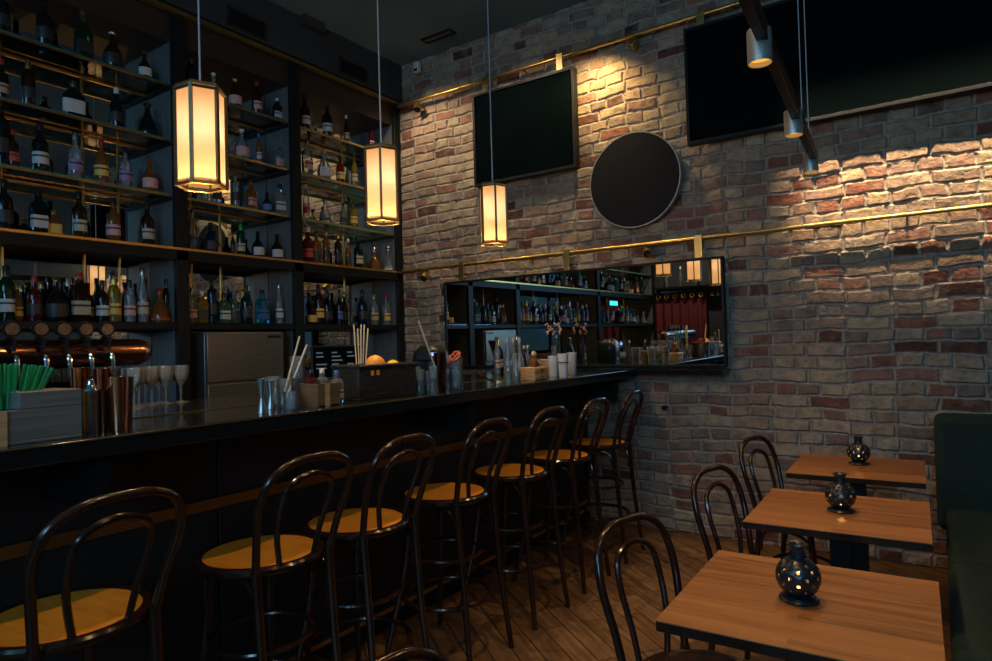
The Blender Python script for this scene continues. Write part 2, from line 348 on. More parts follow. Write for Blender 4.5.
# ------------------------------------------------------------ the room
YB = 4.82; XS = -4.335; XW = -4.70; XR = 1.55; YR = -6.0; ZC = 4.22; YC = -2.3
def brick_wall():
    x0, x1, z0, z1, st = XW, XR, 0., ZC, .014
    nx = int((x1-x0)/st); nz = int((z1-z0)/st)
    v = [(x0+(x1-x0)*i/nx, YB, z0+(z1-z0)*j/nz) for j in range(nz+1) for i in range(nx+1)]
    f = [(j*(nx+1)+i, j*(nx+1)+i+1, (j+1)*(nx+1)+i+1, (j+1)*(nx+1)+i) for j in range(nz) for i in range(nx)]
    me = bpy.data.meshes.new('wall_back'); me.from_pydata(v, [], f); me.materials.append(M['brick'])
    me.polygons.foreach_set('use_smooth', [True]*len(f)); me.update()
    o = bpy.data.objects.new('wall_back', me); COL.objects.link(o); o['kind'] = 'structure'
brick_wall()
S(MB().box((XW-.2, YR-.2, -.1), (XR+.2, YB+.2, 0)), 'floor', M['floor'])
S(MB().box((XW-.2, YR-.2, ZC), (XR+.2, YB+.2, ZC+.1)), 'ceiling', M['ceiling'])
S(MB().box((XW-.15, YR, 0), (XW, YB+.2, ZC)), 'wall_left', M['plaster'])
S(MB().box((XR, YR, 0), (XR+.15, YB+.2, ZC)), 'wall_right', M['bluewall'])
w = MB(); WX0, WX1, WZ0, WZ1 = -3.0, .6, .9, 3.5
w.box((XW, YR-.15, 0), (WX0, YR, ZC)).box((WX1, YR-.15, 0), (XR, YR, ZC)).box((WX0, YR-.15, 0), (WX1, YR, WZ0)).box((WX0, YR-.15, WZ1), (WX1, YR, ZC))
S(w, 'wall_rear', M['plaster'])
w = MB()
for i in range(4): x = WX0+(WX1-WX0-.06)*i/3; w.box((x, YR-.10, WZ0), (x+.06, YR-.04, WZ1))
w.box((WX0, YR-.10, WZ0), (WX1, YR-.04, WZ0+.06)).box((WX0, YR-.10, WZ1-.06), (WX1, YR-.04, WZ1)).box((WX0+.01, YR-.08, WZ0+.01), (WX1-.01, YR-.07, WZ1-.01), 1)
S(w, 'window_1', [M['blackmetal'], M['g_shelf']])
# partition with the doorway the curtain hangs in
w = MB(); w.box((XW, YC-.14, 0), (-4.32, YC-.04, ZC)).box((-3.40, YC-.14, 0), (-3.06, YC-.04, ZC)).box((-4.32, YC-.14, 2.24), (-3.40, YC-.04, ZC))
S(w, 'wall_partition', M['plaster'])
# bulkhead above the shelving
w = MB(); w.box((XW, YC, 3.86), (XS+.03, YB, ZC)).box((XW, 3.57, 4.14), (XS+.10, 3.78, ZC))
S(w, 'trim_1', M['plaster'])
S(MB().box((XR-.015, YC, 0), (XR, YB-.03, .1)), 'baseboard_right', M['black'])

# ------------------------------------------------------------ back bar shelving
SH = (2.555, 2.94, 3.33)           # glass shelves (top faces)
ZM, ZL, ZCT = 2.175, 1.65, .92     # board with brass edge, lower bottle shelf, counter
XG = XW + .02                      # mirror plane
posts = [-2.25, .17, 2.535, 3.535, 4.77]
bayname = ['hidden near bay', 'left bay', 'middle bay', 'right bay']
for b in range(4):
    y0, y1 = posts[b]+.045, posts[b+1]-.045
    lab = ['tall black wooden bottle shelving bay, seen only in the wall mirror',
           'wide black bottle shelving bay on the far left with brass edged glass shelves',
           'tall black bottle shelving bay behind the first lantern, above the steel cabinet',
           'tall black bottle shelving bay in the corner against the brick wall'][b]
    t = thing('shelving_unit', lab, 'shelving', (XS, (y0+y1)/2, ZCT), group='black bottle shelving bays')
    O = Vector((XS, (y0+y1)/2, ZCT))
    def Bx(mb, a, c, mi=0): return mb.box(Vector(a)-O, Vector(c)-O, mi)
    Bx(MB(), (XS-.04, y1, ZCT), (XS+.0, y1+.09 if b < 3 else 4.80, 3.86)).build('post', M['black'], t, bevel=.003)
    if b == 0: Bx(MB(), (XS-.04, y0-.05, ZCT), (XS, y0, 3.86)).build('post', M['black'], t, bevel=.003)
    Bx(MB(), (XG+.004, y1-.0, ZCT), (XS-.04, y1+.045, 3.86)).build('side_panel', M['side'], t)
    Bx(MB(), (XG+.004, y0-.045, ZCT), (XS-.04, y0, 3.86)).build('side_panel', M['side'], t)
    Bx(MB(), (XG-.016, y0-.045, ZCT), (XG, y1+.045, 3.62)).build('mirror_back', M['smoke'], t)
    Bx(MB(), (XG+.002, y0, ZM-.055), (XS-.01, y1, ZM)).build('shelf_board', M['black'], t)
    Bx(MB(), (XS-.01, y0-.045, ZM-.016), (XS+.006, y1+.045, ZM)).build('brass_edge', M['brass'], t)
    Bx(MB(), (XS-.01, y0-.045, ZM-.085), (XS, y1+.045, ZM-.016)).build('front_rail', M['black'], t)
    Bx(MB(), (XG+.002, y0, ZL-.04), (XS-.01, y1, ZL)).build('shelf_board', M['black'], t)
    Bx(MB(), (XG+.002, y0, ZL), (XS-.02, y1, ZL+.006)).build('shelf_glass', M['g_edge'] if False else M['g_shelf'], t)
    Bx(MB(), (XG+.002, y0, 3.62), (XS-.04, y1, 3.86)).build('top_panel', M['brownpanel'], t)
    Bx(MB(), (XS-.012, y0-.045, 3.81), (XS+.032, y1+.045, 3.838)).build('top_brass_edge', M['brass'], t)
    for z in SH:
        g = MB(); Bx(g, (XG+.004, y0+.002, z-.010), (XS-.055, y1-.002, z)); g.f = g.f
        g.mi = [0, 0, 1, 1, 1, 1]
        g.build('glass_shelf', [M['g_shelf'], M['g_edge']], t)
        f = MB(); Bx(f, (XS-.054, y0, z-.024), (XS-.040, y1, z-.010)); Bx(f, (XG+.003, y0, z-.030), (XG+.013, y1, z-.018)); f.build('brass_rail', M['brass'], t)
        for q0, q1 in ((y0, y0+.012), (y1-.012, y1)): Bx(MB(), (XG+.004, q0, z-.050), (XS-.042, q1, z-.022)).build('side_bracket', M['black'], t)
    for yv in {0: (-1.6,-.9,-.2), 1: (.9, 1.592, 2.052, 2.277), 2: (2.805, 3.05), 3: (3.8, 4.35)}[b]:
        Bx(MB(), (XG+.001, yv-.005, ZL+.02), (XG+.010, yv+.005, 3.5)).build('rear_upright', M['brass'], t)

# air grilles in the bulkhead
for yy, y2, lab in ((2.895, 3.225, 'brass framed rectangular air grille above the middle shelving bay'), (3.99, 4.33, 'brass framed rectangular air grille above the corner shelving bay')):
    t = thing('air_grille', lab, 'air vent', (XS+.035, (yy+y2)/2, 3.95), group='air grilles in the bulkhead')
    h = (y2-yy)/2; f = MB()
    for a, c in (((0,-h,-.07),(.012,h,-.058)), ((0,-h,.058),(.012,h,.07)), ((0,-h,-.07),(.012,-h+.012,.07)), ((0,h-.012,-.07),(.012,h,.07))): f.box(a, c)
    f.build('frame', M['darkbrass'], t)
    g = MB()
    for k in range(6): g.box((0,-h+.014,-.052+.018*k), (.006,h-.014,-.046+.018*k))
    g.box((-.002,-h+.012,-.058), (.001,h-.012,.058)); g.build('louvre', M['black'], t)

# back counter under the shelving
t = thing('back_counter', 'low black counter running under the bottle shelving', 'counter', (-4.3, 1.2, 0))
MB().box((-.39, -3.3, .86), (.36, 3.59, .915)).build('worktop', M['bartop'], t, bevel=.004)
for k in range(7): MB().box((-.38, -3.28+k*.98, .08), (.32, -3.28+k*.98+.97, .86)).build('cupboard', M['black'], t, bevel=.003)

# steel cabinet in the middle bay
t = thing('steel_cabinet', 'brushed steel glasswasher cabinet under the middle shelving bay', 'cabinet', (XS+.02, 3.005, .92))
MB().box((-.33, -.335, .0), (.0, .335, .668)).build('body', M['steelflat'], t, bevel=.006)
MB().box((.0, -.325, .305), (.022, .325, .662)).build('upper_door', M['steelflat'], t, bevel=.005)
MB().box((.0, -.325, .01), (.022, .325, .290)).build('lower_door', M['steelflat'], t, bevel=.005)
MB().box((.022, .18, .62), (.026, .30, .64)).build('badge', M['blackplastic'], t)

# ------------------------------------------------------------ bottles
def prof(kind):
    return dict(
     wine=([(0,0),(.036,0),(.038,.006),(.038,.19),(.034,.212),(.019,.235),(.0145,.25),(.0145,.295)], (.0160,.245,.305), (.039,.055,.125), 0),
     spirit=([(0,0),(.038,0),(.041,.006),(.041,.165),(.036,.188),(.020,.205),(.0145,.22),(.0145,.265)], (.0165,.250,.292), (.0418,.05,.118), 0),
     slim=([(0,0),(.029,0),(.031,.006),(.031,.17),(.026,.20),(.015,.235),(.0125,.26),(.0125,.305)], (.0145,.285,.325), (.0318,.055,.125), 0),
     square=([(0,0),(.034,0),(.037,.006),(.037,.160),(.030,.178),(.017,.188),(.0155,.20),(.0155,.225)], (.018,.215,.25), (.0378,.04,.108), 1),
     flask=([(0,0),(.050,0),(.056,.01),(.060,.08),(.056,.135),(.035,.165),(.016,.175),(.015,.20)], (.019,.19,.225), (.0605,.03,.11), .3),
     round=([(0,0),(.040,0),(.048,.012),(.050,.06),(.044,.105),(.026,.135),(.015,.155),(.0135,.20)], (.0165,.19,.225), (.0508,.03,.09), 0),
     bell=([(0,0),(.050,0),(.054,.008),(.050,.05),(.038,.09),(.022,.125),(.015,.15),(.014,.175)], (.020,.17,.205), (.0515,.02,.05), 0),
     tall=([(0,0),(.034,0),(.036,.006),(.036,.235),(.032,.255),(.018,.272),(.0135,.285),(.0135,.315)], (.0160,.300,.335), (.0368,.075,.155), 0),
     )[kind]
MESH = {}
def bottle_meshes(kind):
    if kind in MESH: return MESH[kind]
    p, cap, lb, sq = prof(kind); n = 20 if not sq else 28
    sy = 1.; sx = .55 if kind == 'flask' else 1.
    gm = MB().lathe(p, n, sq=sq, sx=sx, sy=sy).mesh(kind+'_body', M['g_dark'])
    r, z0, z1 = cap
    if kind in ('round', 'bell'): cp = [(0,z0),(r*.8,z0),(r*.8,z0+.012),(r,z0+.016),(r*1.15,z0+.024),(r,z1-.006),(0,z1)]
    else: cp = [(0,z0),(r,z0),(r,z1-.003),(r-.002,z1),(0,z1)]
    cm = MB().lathe(cp, 14).mesh(kind+'_cap', M['blackcap'])
    r, z0, z1 = lb; lp = [(r,z0),(r+.0003,z0+.002),(r+.0003,z1-.002),(r,z1)]
    if kind == 'bell': lp = [(r+.0025, z0), (r-.006, z1)]
    if kind == 'round': lp = [(.0475,.02),(.0505,.05),(.0503,.07),(.0475,.09)]
    if kind == 'flask': lp = [(.0585,.03),(.0606,.08),(.059,.11)]
    m2 = MB()
    if len(lp) == 4: lp = [lp[0], lp[1], (lp[1][0]+.0002, z0+(z1-z0)*.58), (lp[1][0]+.0002, z0+(z1-z0)*.74), lp[2], lp[3]] if kind != 'round' else lp
    m2.lathe(lp, n, sq=sq, sx=sx*1.008, sy=sy*1.008, skip=lambda j, i: math.cos(2*PI*(i+1)/n) < .12)
    if len(lp) == 6:
        per = len(m2.f)//5; m2.mi = [1 if per*2 <= q < per*3 else 0 for q in range(len(m2.f))]
    lm = m2.mesh(kind+'_label', [M['cream'], M['blacklab']])
    MESH[kind] = (gm, cm, lm); return MESH[kind]
GN = dict(c='clear', a='amber', d='near-black', b='dark brown', g='dark green', u='pale blue', n='navy', p='pale green', r='maroon', y='yellow')
GM = dict(c='g_clear', a='g_amber', d='g_dark', b='g_brown', g='g_green', u='g_blue', n='g_navy', p='g_pale', r='g_red', y='g_yellow')
LM = dict(c='cream', w='whitelab', r='redlab', y='yellowlab', b='bluelab', p='pinklab', t='tanlab', k='blacklab', v='purplelab')
LN = dict(c='cream', w='white', r='red', y='yellow', b='blue', p='pink', t='tan', k='black', v='purple')
CM = dict(k='blackcap', g='goldcap', r='redcap', s='silvercap', c='cork', w='whitecap', b='bluecap', e='greencap')
KN = dict(wine='wine-shaped', spirit='round-shouldered', slim='slim', square='square', flask='wide flask-shaped', round='pot-bellied', bell='bell-shaped', tall='tall')
def bottle(kind, g, lab, cap, loc, label, group, sc=1., rz=0., liquid=None):
    gm, cm, lm = bottle_meshes(kind)
    t = thing('bottle', label, 'bottle', loc, rz, group); t.scale = (sc*1.06,)*3
    for nm, me, ms in (('glass_body', gm, GM[g]), ('cap', cm, CM[cap]), ('paper_label', lm, LM.get(lab))):
        if ms is None: continue
        o = bpy.data.objects.new(nm, me); COL.objects.link(o); o.parent = t
        o.material_slots[0].link = 'OBJECT'; o.material_slots[0].material = M[ms]
    return t
def row(bay, shelf, z, items, group, first=0):
    for i, it in enumerate(items):
        y, kind, g, lab, cap = it[:5]; sc = it[5] if len(it) > 5 else 1.; x = it[6] if len(it) > 6 else -4.47
        label = '%s %s bottle, %s label, %s from left, %s, %s' % (KN[kind], GN[g], LN[lab], ORD[i+first], shelf, bay)
        bottle(kind, g, lab, cap, (x, y, z), label, group, sc, random.uniform(-.5, .3))
LB, MBy, RB = 'left bay', 'middle bay', 'right bay'
row(LB, 'top glass shelf', SH[2], [(1.534,'spirit','d','k','k',.95), (1.755,'spirit','d','k','k'), (1.976,'square','g','k','s',1.1), (2.154,'round','b','k','s',1.1), (2.365,'round','b','w','k',.85)], 'bottles on the top glass shelf, left bay')
row(LB, 'middle glass shelf', SH[1], [(1.529,'spirit','d','t','r',.8), (1.665,'wine','b','k','g',.9), (1.912,'flask','d','w','s',1.0), (2.173,'spirit','d','k','w',.9), (2.379,'bell','d','k','k',1.1)], 'bottles on the middle glass shelf, left bay')
row(LB, 'lowest glass shelf', SH[0], [(1.524,'tall','d','k','k'), (1.578,'spirit','b','r','r',.75), (1.723,'spirit','d','w','k',1.0), (1.918,'spirit','c','v','s',.98), (2.072,'spirit','a','y','r',.95), (2.224,'spirit','c','v','k',.9), (2.385,'round','a','p','r',1.0)], 'bottles on the lowest glass shelf, left bay')
row(LB, 'brass edged board', ZM, [(1.534,'spirit','d','k','k'), (1.707,'square','d','w','k',1.05), (1.788,'flask','a','y','g',.7), (1.935,'spirit','b','c','k',1.0), (2.141,'spirit','a','p','k',.97), (2.365,'spirit','b','c','k',1.0)], 'bottles on the brass edged board, left bay')
row(LB, 'lower shelf', ZL, [(1.539,'wine','g','w','k',1.02), (1.609,'spirit','y','y','g',.75,-4.52), (1.681,'spirit','r','k','r',.9), (1.745,'spirit','d','k','g',.8,-4.54), (1.799,'round','d','k','g',1.2), (1.860,'spirit','b','c','k',.9,-4.56), (1.929,'square','b','c','r',1.2), (2.000,'spirit','d','t','k',.85,-4.53),
  (2.066,'spirit','d','w','k',.9), (2.138,'wine','y','y','g',.98), (2.186,'slim','g','c','k',.95,-4.55), (2.237,'wine','c','p','k',.9), (2.324,'slim','c','c','s',1.1), (2.379,'slim','r','w','k',.9,-4.54), (2.427,'bell','a','r','r',1.15,-4.44), (2.491,'wine','d','k','k',.97)], 'bottles on the lower shelf, left bay')
row(MBy, 'top glass shelf', SH[2], [(2.700,'square','n','k','b',1.0), (2.884,'round','c','k','w',.95), (3.063,'round','b','p','g',1.0), (3.262,'spirit','b','p','r',.9), (3.455,'square','d','w','w',.75)], 'bottles on the top glass shelf, middle bay')
row(MBy, 'middle glass shelf', SH[1], [(2.909,'spirit','c','w','s',.8), (3.116,'round','c','p','w',1.05), (3.271,'slim','a','w','b',.72), (3.475,'flask','c','p','s',.75)], 'bottles on the middle glass shelf, middle bay')
row(MBy, 'lowest glass shelf', SH[0], [(2.884,'square','c','k','k',.8), (3.054,'tall','c','k','s',.72), (3.188,'square','a','p','r',.85), (3.338,'round','d','b','k',.75), (3.465,'square','c','w','k',.98)], 'bottles on the lowest glass shelf, middle bay')
row(MBy, 'brass edged board', ZM, [(2.693,'slim','c','b','s',.92), (2.835,'round','n','k','k',1.0), (2.901,'round','d','w','k',.8,-4.53), (3.020,'slim','g','k','k',.55), (3.089,'wine','g','c','e',.8), (3.243,'round','d','w','k',.95), (3.425,'round','d','w','k',.95)], 'bottles on the brass edged board, middle bay')
row(MBy, 'lower shelf', ZL, [(2.677,'spirit','c','p','s',.85), (2.755,'square','y','k','w',.92), (2.835,'tall','n','k','k',.92), (2.934,'square','p','w','k',.9), (3.020,'spirit','p','k','b',.85), (3.125,'spirit','g','k','k',1.0), (3.197,'slim','d','w','w',.9,-4.54), (3.271,'square','u','b','k',1.05), (3.435,'slim','c','w','s',1.0)], 'bottles on the lower shelf, middle bay')
row(RB, 'top glass shelf', SH[2], [(3.745,'spirit','b','w','k',1.0), (3.992,'spirit','d','w','k',1.0), (4.220,'slim','b','t','w',.78), (4.544,'slim','r','p','k',.8)], 'bottles on the top glass shelf, right bay')
row(RB, 'middle glass shelf', SH[1], [(3.756,'spirit','c','p','s',1.05), (3.946,'round','c','w','s',1.15), (4.134,'spirit','r','y','k',.85), (4.308,'slim','y','c','k',.95), (4.599,'slim','a','r','g',.7)], 'bottles on the middle glass shelf, right bay')
row(RB, 'lowest glass shelf', SH[0], [(3.734,'slim','c','r','w',.9), (3.946,'bell','c','k','s',1.0), (4.159,'spirit','p','k','k',.7), (4.283,'spirit','y','y','k',.85)], 'bottles on the lowest glass shelf, right bay')
row(RB, 'brass edged board', ZM, [(3.745,'spirit','r','r','w',1.05), (3.838,'spirit','a','k','k',.98), (3.946,'tall','a','k','g',.85), (4.086,'tall','b','k','g',.82), (4.208,'slim','a','k','w',.8), (4.334,'spirit','d','c','k',1.0), (4.544,'bell','a','k','s',1.05), (4.739,'bell','c','w','s',1.2)], 'bottles on the brass edged board, right bay')
row(RB, 'lower shelf', ZL, [(3.767,'round','b','y','k',.9), (3.849,'wine','b','y','k',1.1), (3.946,'spirit','d','k','k',1.0), (4.086,'slim','d','b','k',.95), (4.208,'slim','b','k','g',.9,-4.54), (4.372,'spirit','n','k','k',1.08), (4.524,'spirit','c','t','g',.98), (4.689,'spirit','c','y','r',.98)], 'bottles on the lower shelf, right bay')
# bottles that stand past the frame and show only in the wall mirror
kinds = list(KN); cols = 'cadbgunpry'; labs = 'cwrybptk'; caps = 'kgrscwb'
def hidden(bay, shelf, z, y0, n, dy, first=0):
    for i in range(n):
        k = random.choice(kinds); g = random.choice('cadbgcadbgaupy'); l = random.choice(labs)
        label = '%s %s bottle, %s label, mirrored, %s on %s, %s' % (KN[k], GN[g], LN[l], ORD[i], shelf, bay)
        bottle(k, g, l, random.choice(caps), (-4.47+random.uniform(-.04,.03), y0+i*dy+random.uniform(-.01,.01), z), label, 'bottles seen only in the wall mirror', random.uniform(.85, 1.05), random.uniform(-.5,.4))
hidden('left bay end', 'brass board', ZM, .32, 7, .15)
hidden('left bay end', 'lower shelf', ZL, .30, 10, .115)
hidden('hidden bay', 'brass board', ZM, -1.95, 14, .145)
hidden('hidden bay', 'lower shelf', ZL, -1.9, 14, .14)

# ------------------------------------------------------------ bar counter
XF, XI = -1.93, -3.0
t = thing('bar_counter', 'long black bar counter with a polished top running to the brick wall', 'bar counter', (-2.4, 1.3, 0))
MB().box((XI+2.4, -3.1, 1.165), (XF+2.4, 3.50, 1.22)).build('bar_top', M['bartop'], t, bevel=.005)
MB().box((-2.360+2.4, -3.1, 1.2203), (-2.352+2.4, 3.48, 1.224)).build('drip_rail', M['darkbrass'], t)
for k in range(6): MB().box((0, -3.05+k*1.088, .12), (.035, -3.05+k*1.088+1.08, 1.165)).build('front_panel', M['blackpanel'], t, bevel=.003)
MB().box((XF+2.4-.001, -3.09, 1.2135), (XF+2.4+.0025, 3.49, 1.2175)).build('edge_highlight_strip', M['darkbrass'], t)  # added strip standing in for the lamp highlight along the bar edge
MB().box((-.56, -3.1, .02), (0, 3.48, 1.165)).build('carcass', M['black'], t)
MB().box((.035, -3.1, .835), (.050, 3.48, .88)).build('brass_band', M['bandbrass'], t, bevel=.003)
MB().box((.0, -3.1, .02), (.03, 3.48, .12)).build('toe_kick', M['black'], t)
MB().box((.035, -3.1, .10), (.048, 3.48, .122)).build('brass_foot_strip', M['brass'], t)
for k in range(4): MB().box((.03, -2.2+k*1.8, 1.0), (.40, -2.16+k*1.8, 1.165)).build('bracket', M['black'], t)

# wall ledge under the mirror
tl = thing('wall_ledge', 'narrow black ledge along the brick wall under the mirror', 'ledge', (-1.6, 4.77, 1.225))
MB().box((-.325, -.16, -.03), (.36, .03, 0)).build('board', M['bartop'], tl, bevel=.003)

# beer tap tower
t = thing('beer_tap_tower', 'dark copper pipe beer tap tower with a row of round tap badges', 'beer tower', (-2.88, 1.0, 1.22))
MB().tube([(0,-.75,.235),(0,.47,.235),(0,.505,.235),(0,.525,.235)], [.058,.058,.046,.02], 20).build('pipe', M['darkcopper'], t)
for yy in (-.45, .25): MB().lathe([(.07,0),(.07,.012),(.034,.018),(.034,.18)], 20, c=(0,yy,0)).build('column', M['darkcopper'], t)
for yy, k in ((0.989-1.,0),(1.083-1.,0),(1.162-1.,0),(1.241-1.,0),(1.321-1.,0),(0.989-1.16,0)):
    MB().tube([(.02,yy,.29),(.05,yy,.31)], .012, 8).build('valve', M['blackmetal'], t)
    h = MB().cyl((.04,yy,.335), (.058,yy,.332), .031, 24).build('badge', M['blackmetal'], t)
    MB().cyl((.058,yy,.332), (.061,yy,.3315), .023, 24).build('badge_face', M['badgewood'], h)
    MB().tube([(.05,yy,.235),(.085,yy,.228),(.10,yy,.205),(.102,yy,.145)], [.011,.010,.009,.008], 10, smooth=4).build('spout', M['chrome'], t)
    MB().tube([(.07,yy,.25),(.078,yy,.30)], .007, 8).build('lever', M['blackmetal'], t)

# ------------------------------------------------------------ bar top things
def goblet():
    t = thing('goblet', 'g', 'glass')
    MB().lathe([(.0,.003),(.033,.0),(.034,.002),(.006,.010),(.0045,.03),(.007,.05),(.0045,.072),(.012,.085),(.028,.105),(.036,.14),(.034,.170),(.033,.170),(.0345,.14),(.026,.107),(0,.09)], 20).build('bowl', M['g_crystal'], t)
    return t
gp = goblet(); gp['group'] = 'stemmed glasses beside the tap tower'; first = True
gi = 0
for x, y in ((-2.860, 1.651),(-2.860, 1.581),(-2.860, 1.518),(-2.820, 1.442),(-2.960, 1.604),(-2.960, 1.544),(-2.720, 1.371),(-2.800, 1.387),(-2.960, 1.487)):
    labs_ = ['crystal stemmed glass at the right end of the row by the tap tower', 'crystal stemmed glass second from the right end, front row by the taps', 'crystal stemmed glass third from the right end, front row by the taps', 'crystal stemmed glass fourth from the right end, front row by the taps',
             'crystal stemmed glass behind, nearest the right end of the row', 'crystal stemmed glass behind, second from the right end', 'crystal stemmed glass closest to the copper shakers, right one', 'crystal stemmed glass closest to the copper shakers, left one', 'crystal stemmed glass behind, third from the right end']
    if gi == 0: gp.location = (x,y,1.22); gp['label'] = labs_[0]
    else: dup(gp, (x,y,1.22), random.random()*3, labs_[gi])
    gi += 1

# wooden straw caddy and green straws
t = thing('straw_box', 'grey washed wooden box with a pale wood end on the bar, far left', 'box', (-2.0, .640, 1.22), 0)
b = MB(); b.box((-.16,-.30,0),(-.0,.225,.010)).box((-.012,-.30,.01),(0,.225,.09)).box((-.16,-.30,.01),(-.148,.225,.09)).box((-.148,.213,.01),(-.012,.225,.09)).box((-.16,.075,.09),(0,.225,.135)).build('box_body', M['greywood'], t, bevel=.002)
MB().box((.0,.02,0),(.006,.045,.09)).build('pale_corner', M['wood'], t)
t2 = thing('straw_cup', 'dark cup holding green straws behind the grey box', 'cup', (-2.10, .72, 1.22), 0)
MB().lathe([(.0,.0),(.040,.0),(.047,.09),(.044,.09),(.038,.005),(0,.005)], 20).build('cup_body', M['blackplastic'], t2)
sp = None
for i in range(26):
    a = -1+2*(i/25); j = (i % 3-1)*.012
    p0 = Vector((-2.10+j, .72+a*.028, 1.23)); p1 = Vector((-2.10+j*2.5+.02, .72+a*.105+random.uniform(-.006,.006), 1.415+random.uniform(-.012,.008)))
    o = MB().cyl((0,0,0), (0,0,(p1-p0).length), .0042, 8).mesh('green_straw', M['green']) if sp is None else sp
    sp = o; ob = bpy.data.objects.new('green_straw', o); COL.objects.link(ob); ob.location = p0; ob.rotation_euler = (p1-p0).to_track_quat('Z','Y').to_euler()
    ob['category'] = 'straw'; ob['group'] = 'green straws in the cup behind the grey box'; ob['label'] = 'green plastic straw in the fanned bundle behind the grey box'

def shaker(x, y, m, h, lab, r0=.024, r1=.032, cap=False):
    t = thing('cocktail_shaker', lab, 'shaker', (x, y, 1.22), 0, 'cocktail shakers on the bar beside the grey box')
    MB().lathe([(0,0),(r0,0),(r0+.001,.004),(r1,h-.004),(r1+.0015,h),(r1-.002,h),(r0-.002,.006),(0,.006)], 28).build('tin', m, t)
    if cap: MB().lathe([(r1,h),(r1-.004,h+.010),(.012,h+.016),(.011,h+.018),(.011,h+.030),(.008,h+.033),(0,h+.033)], 28).build('lid', M['chrome'], t)
shaker(-2.060, 0.915, M['steel'], .125, 'steel cocktail shaker with a domed lid, right against the grey box', cap=True, r0=.019, r1=.0215)
shaker(-2.060, 0.954, M['darkcopper'], .125, 'dark copper mixing tin between the steel shaker and the tall copper tin', r0=.020, r1=.025)
shaker(-2.030, 0.979, M['copper'], .162, 'tall copper mixing tin standing at the right end of the shakers', r0=.022, r1=.0285)
shaker(-2.220, 0.957, M['copper'], .19, 'copper mixing tin standing behind the grey wooden box', r0=.022, r1=.0285)
shaker(-2.200, 1.015, M['copper'], .185, 'tall copper mixing tin standing behind the dark copper one', r0=.022, r1=.028)
shaker(-2.160, 1.057, M['darkcopper'], .155, 'dark copper tin tucked behind the tall copper tin at the right', r0=.022, r1=.0285)
# small jars behind the shakers
for i, (px, lab) in enumerate(((0,'small glass jar behind the green straws, left one'), (1,'small glass jar between green straws and copper tins'))):
    t = thing('glass_jar', lab, 'jar', (-2.42, 1.02+.11*i, 1.22))
    MB().lathe([(0,0),(.035,0),(.038,.01),(.038,.09),(.030,.10),(.030,.11),(.027,.11),(.027,.10),(.034,.088),(.034,.012),(0,.01)], 20).build('jar_body', M['g_clear'], t)
    MB().lathe([(0,.01),(.033,.01),(.033,.06),(0,.06)], 16).build('contents', M['g_amber'], t)

# jiggers, straw glass
def jigger(x, y, lab, h=.125):
    t = thing('jigger', lab, 'jigger', (x, y, 1.22), 0, 'steel jiggers on the bar')
    MB().lathe([(0,.002),(.016,0),(.0175,.001),(.007,h*.42),(.007,h*.46),(.0175,h),(.016,h),(.005,h*.48),(0,h*.48)], 24).build('double_cone', M['steel'], t)
jigger(-2.040, 1.483, 'tall steel double-cone jigger standing at the left of the straw glass')
jigger(-2.160, 1.611, 'steel double-cone jigger touching the straw glass, second of the pair', .11)
def tumbler(x, y, r, h, lab, fill=None, name='tumbler', group=None, z=1.22, cat='glass'):
    t = thing(name, lab, cat, (x, y, z), 0, group)
    MB().lathe([(0,0),(r*.86,0),(r*.9,.003),(r,h),(r-.002,h),(r*.86,.012),(0,.011)], 24).build('glass_wall', M['g_crystal'], t)
    if fill: MB().lathe([(0,.013),(r*.85,.013),(r*.90,h*.55),(0,h*.55)], 20).build('contents', fill, t)
    return t
X0, Y0 = -2.120, 1.651
tumbler(X0, Y0, .034, .115, 'clear glass holding two leaning straws, right of the jiggers')
def stick(p0, p1, r, m, lab, grp=None, name='straw'):
    o = MB().cyl(p0, p1, r, 8).build(name, m); o['label'] = lab; o['category'] = 'straw'
    if grp: o['group'] = grp
stick((X0-.012,Y0-.012,1.235), (X0+.010,Y0+.065,1.50), .0036, M['straw'], 'pale straw leaning right in the clear glass beside the jiggers', 'straws in the glass beside the jiggers')
stick((X0+.012,Y0-.02,1.235), (X0-.02,Y0+.125,1.465), .0042, M['greystraw'], 'grey translucent straw leaning far right in the glass by the jiggers', 'straws in the glass beside the jiggers')
tumbler(-2.240, 1.685, .036, .12, 'wide clear glass standing behind the jiggers')
tumbler(-2.180, 1.757, .030, .20, 'tall narrow clear mixing glass right of the leaning straws', M['g_dark'])
tumbler(-2.020, 1.595, .028, .07, 'small empty glass in front of the leaning straws')

# wooden box with small bottles
X0, Y0 = -2.060, 1.774
t = thing('condiment_box', 'small pine wood box with a pale corner, left of the wicker basket', 'box', (X0, Y0, 1.22))
MB().box((-.06,-.058,0),(.05,-.052,.09)).box((-.06,.052,0),(.05,.058,.09)).box((-.06,-.052,0),(-.054,.052,.09)).box((.044,-.052,0),(.05,.052,.09)).box((-.06,-.052,0),(.05,.052,.006)).build('box_body', M['walnut'], t, bevel=.001)
MB().box((.05,-.022,0),(.052,.002,.09)).build('pale_strip', M['wood'], t)
def dropper(x, y, z, g, lab, cap, label):
    bottle('square', g, lab, cap, (x, y, z), label, 'small bitters bottles by the pine box', .52)
dropper(X0-.02, Y0-.03, 1.229, 'r', 'r', 'k', 'small red bitters bottle standing inside the pine box, left')
dropper(X0-.02, Y0+.025, 1.229, 'c', 'w', 'w', 'small clear bitters bottle with white cap inside the pine box, right')
dropper(X0-.16, Y0-.02, 1.22, 'y', 'w', 'g', 'small yellow topped bitters bottle behind the pine box')
dropper(X0+.00, Y0+.085, 1.22, 'c', 'w', 'b', 'small white labelled bottle between pine box and wicker basket')

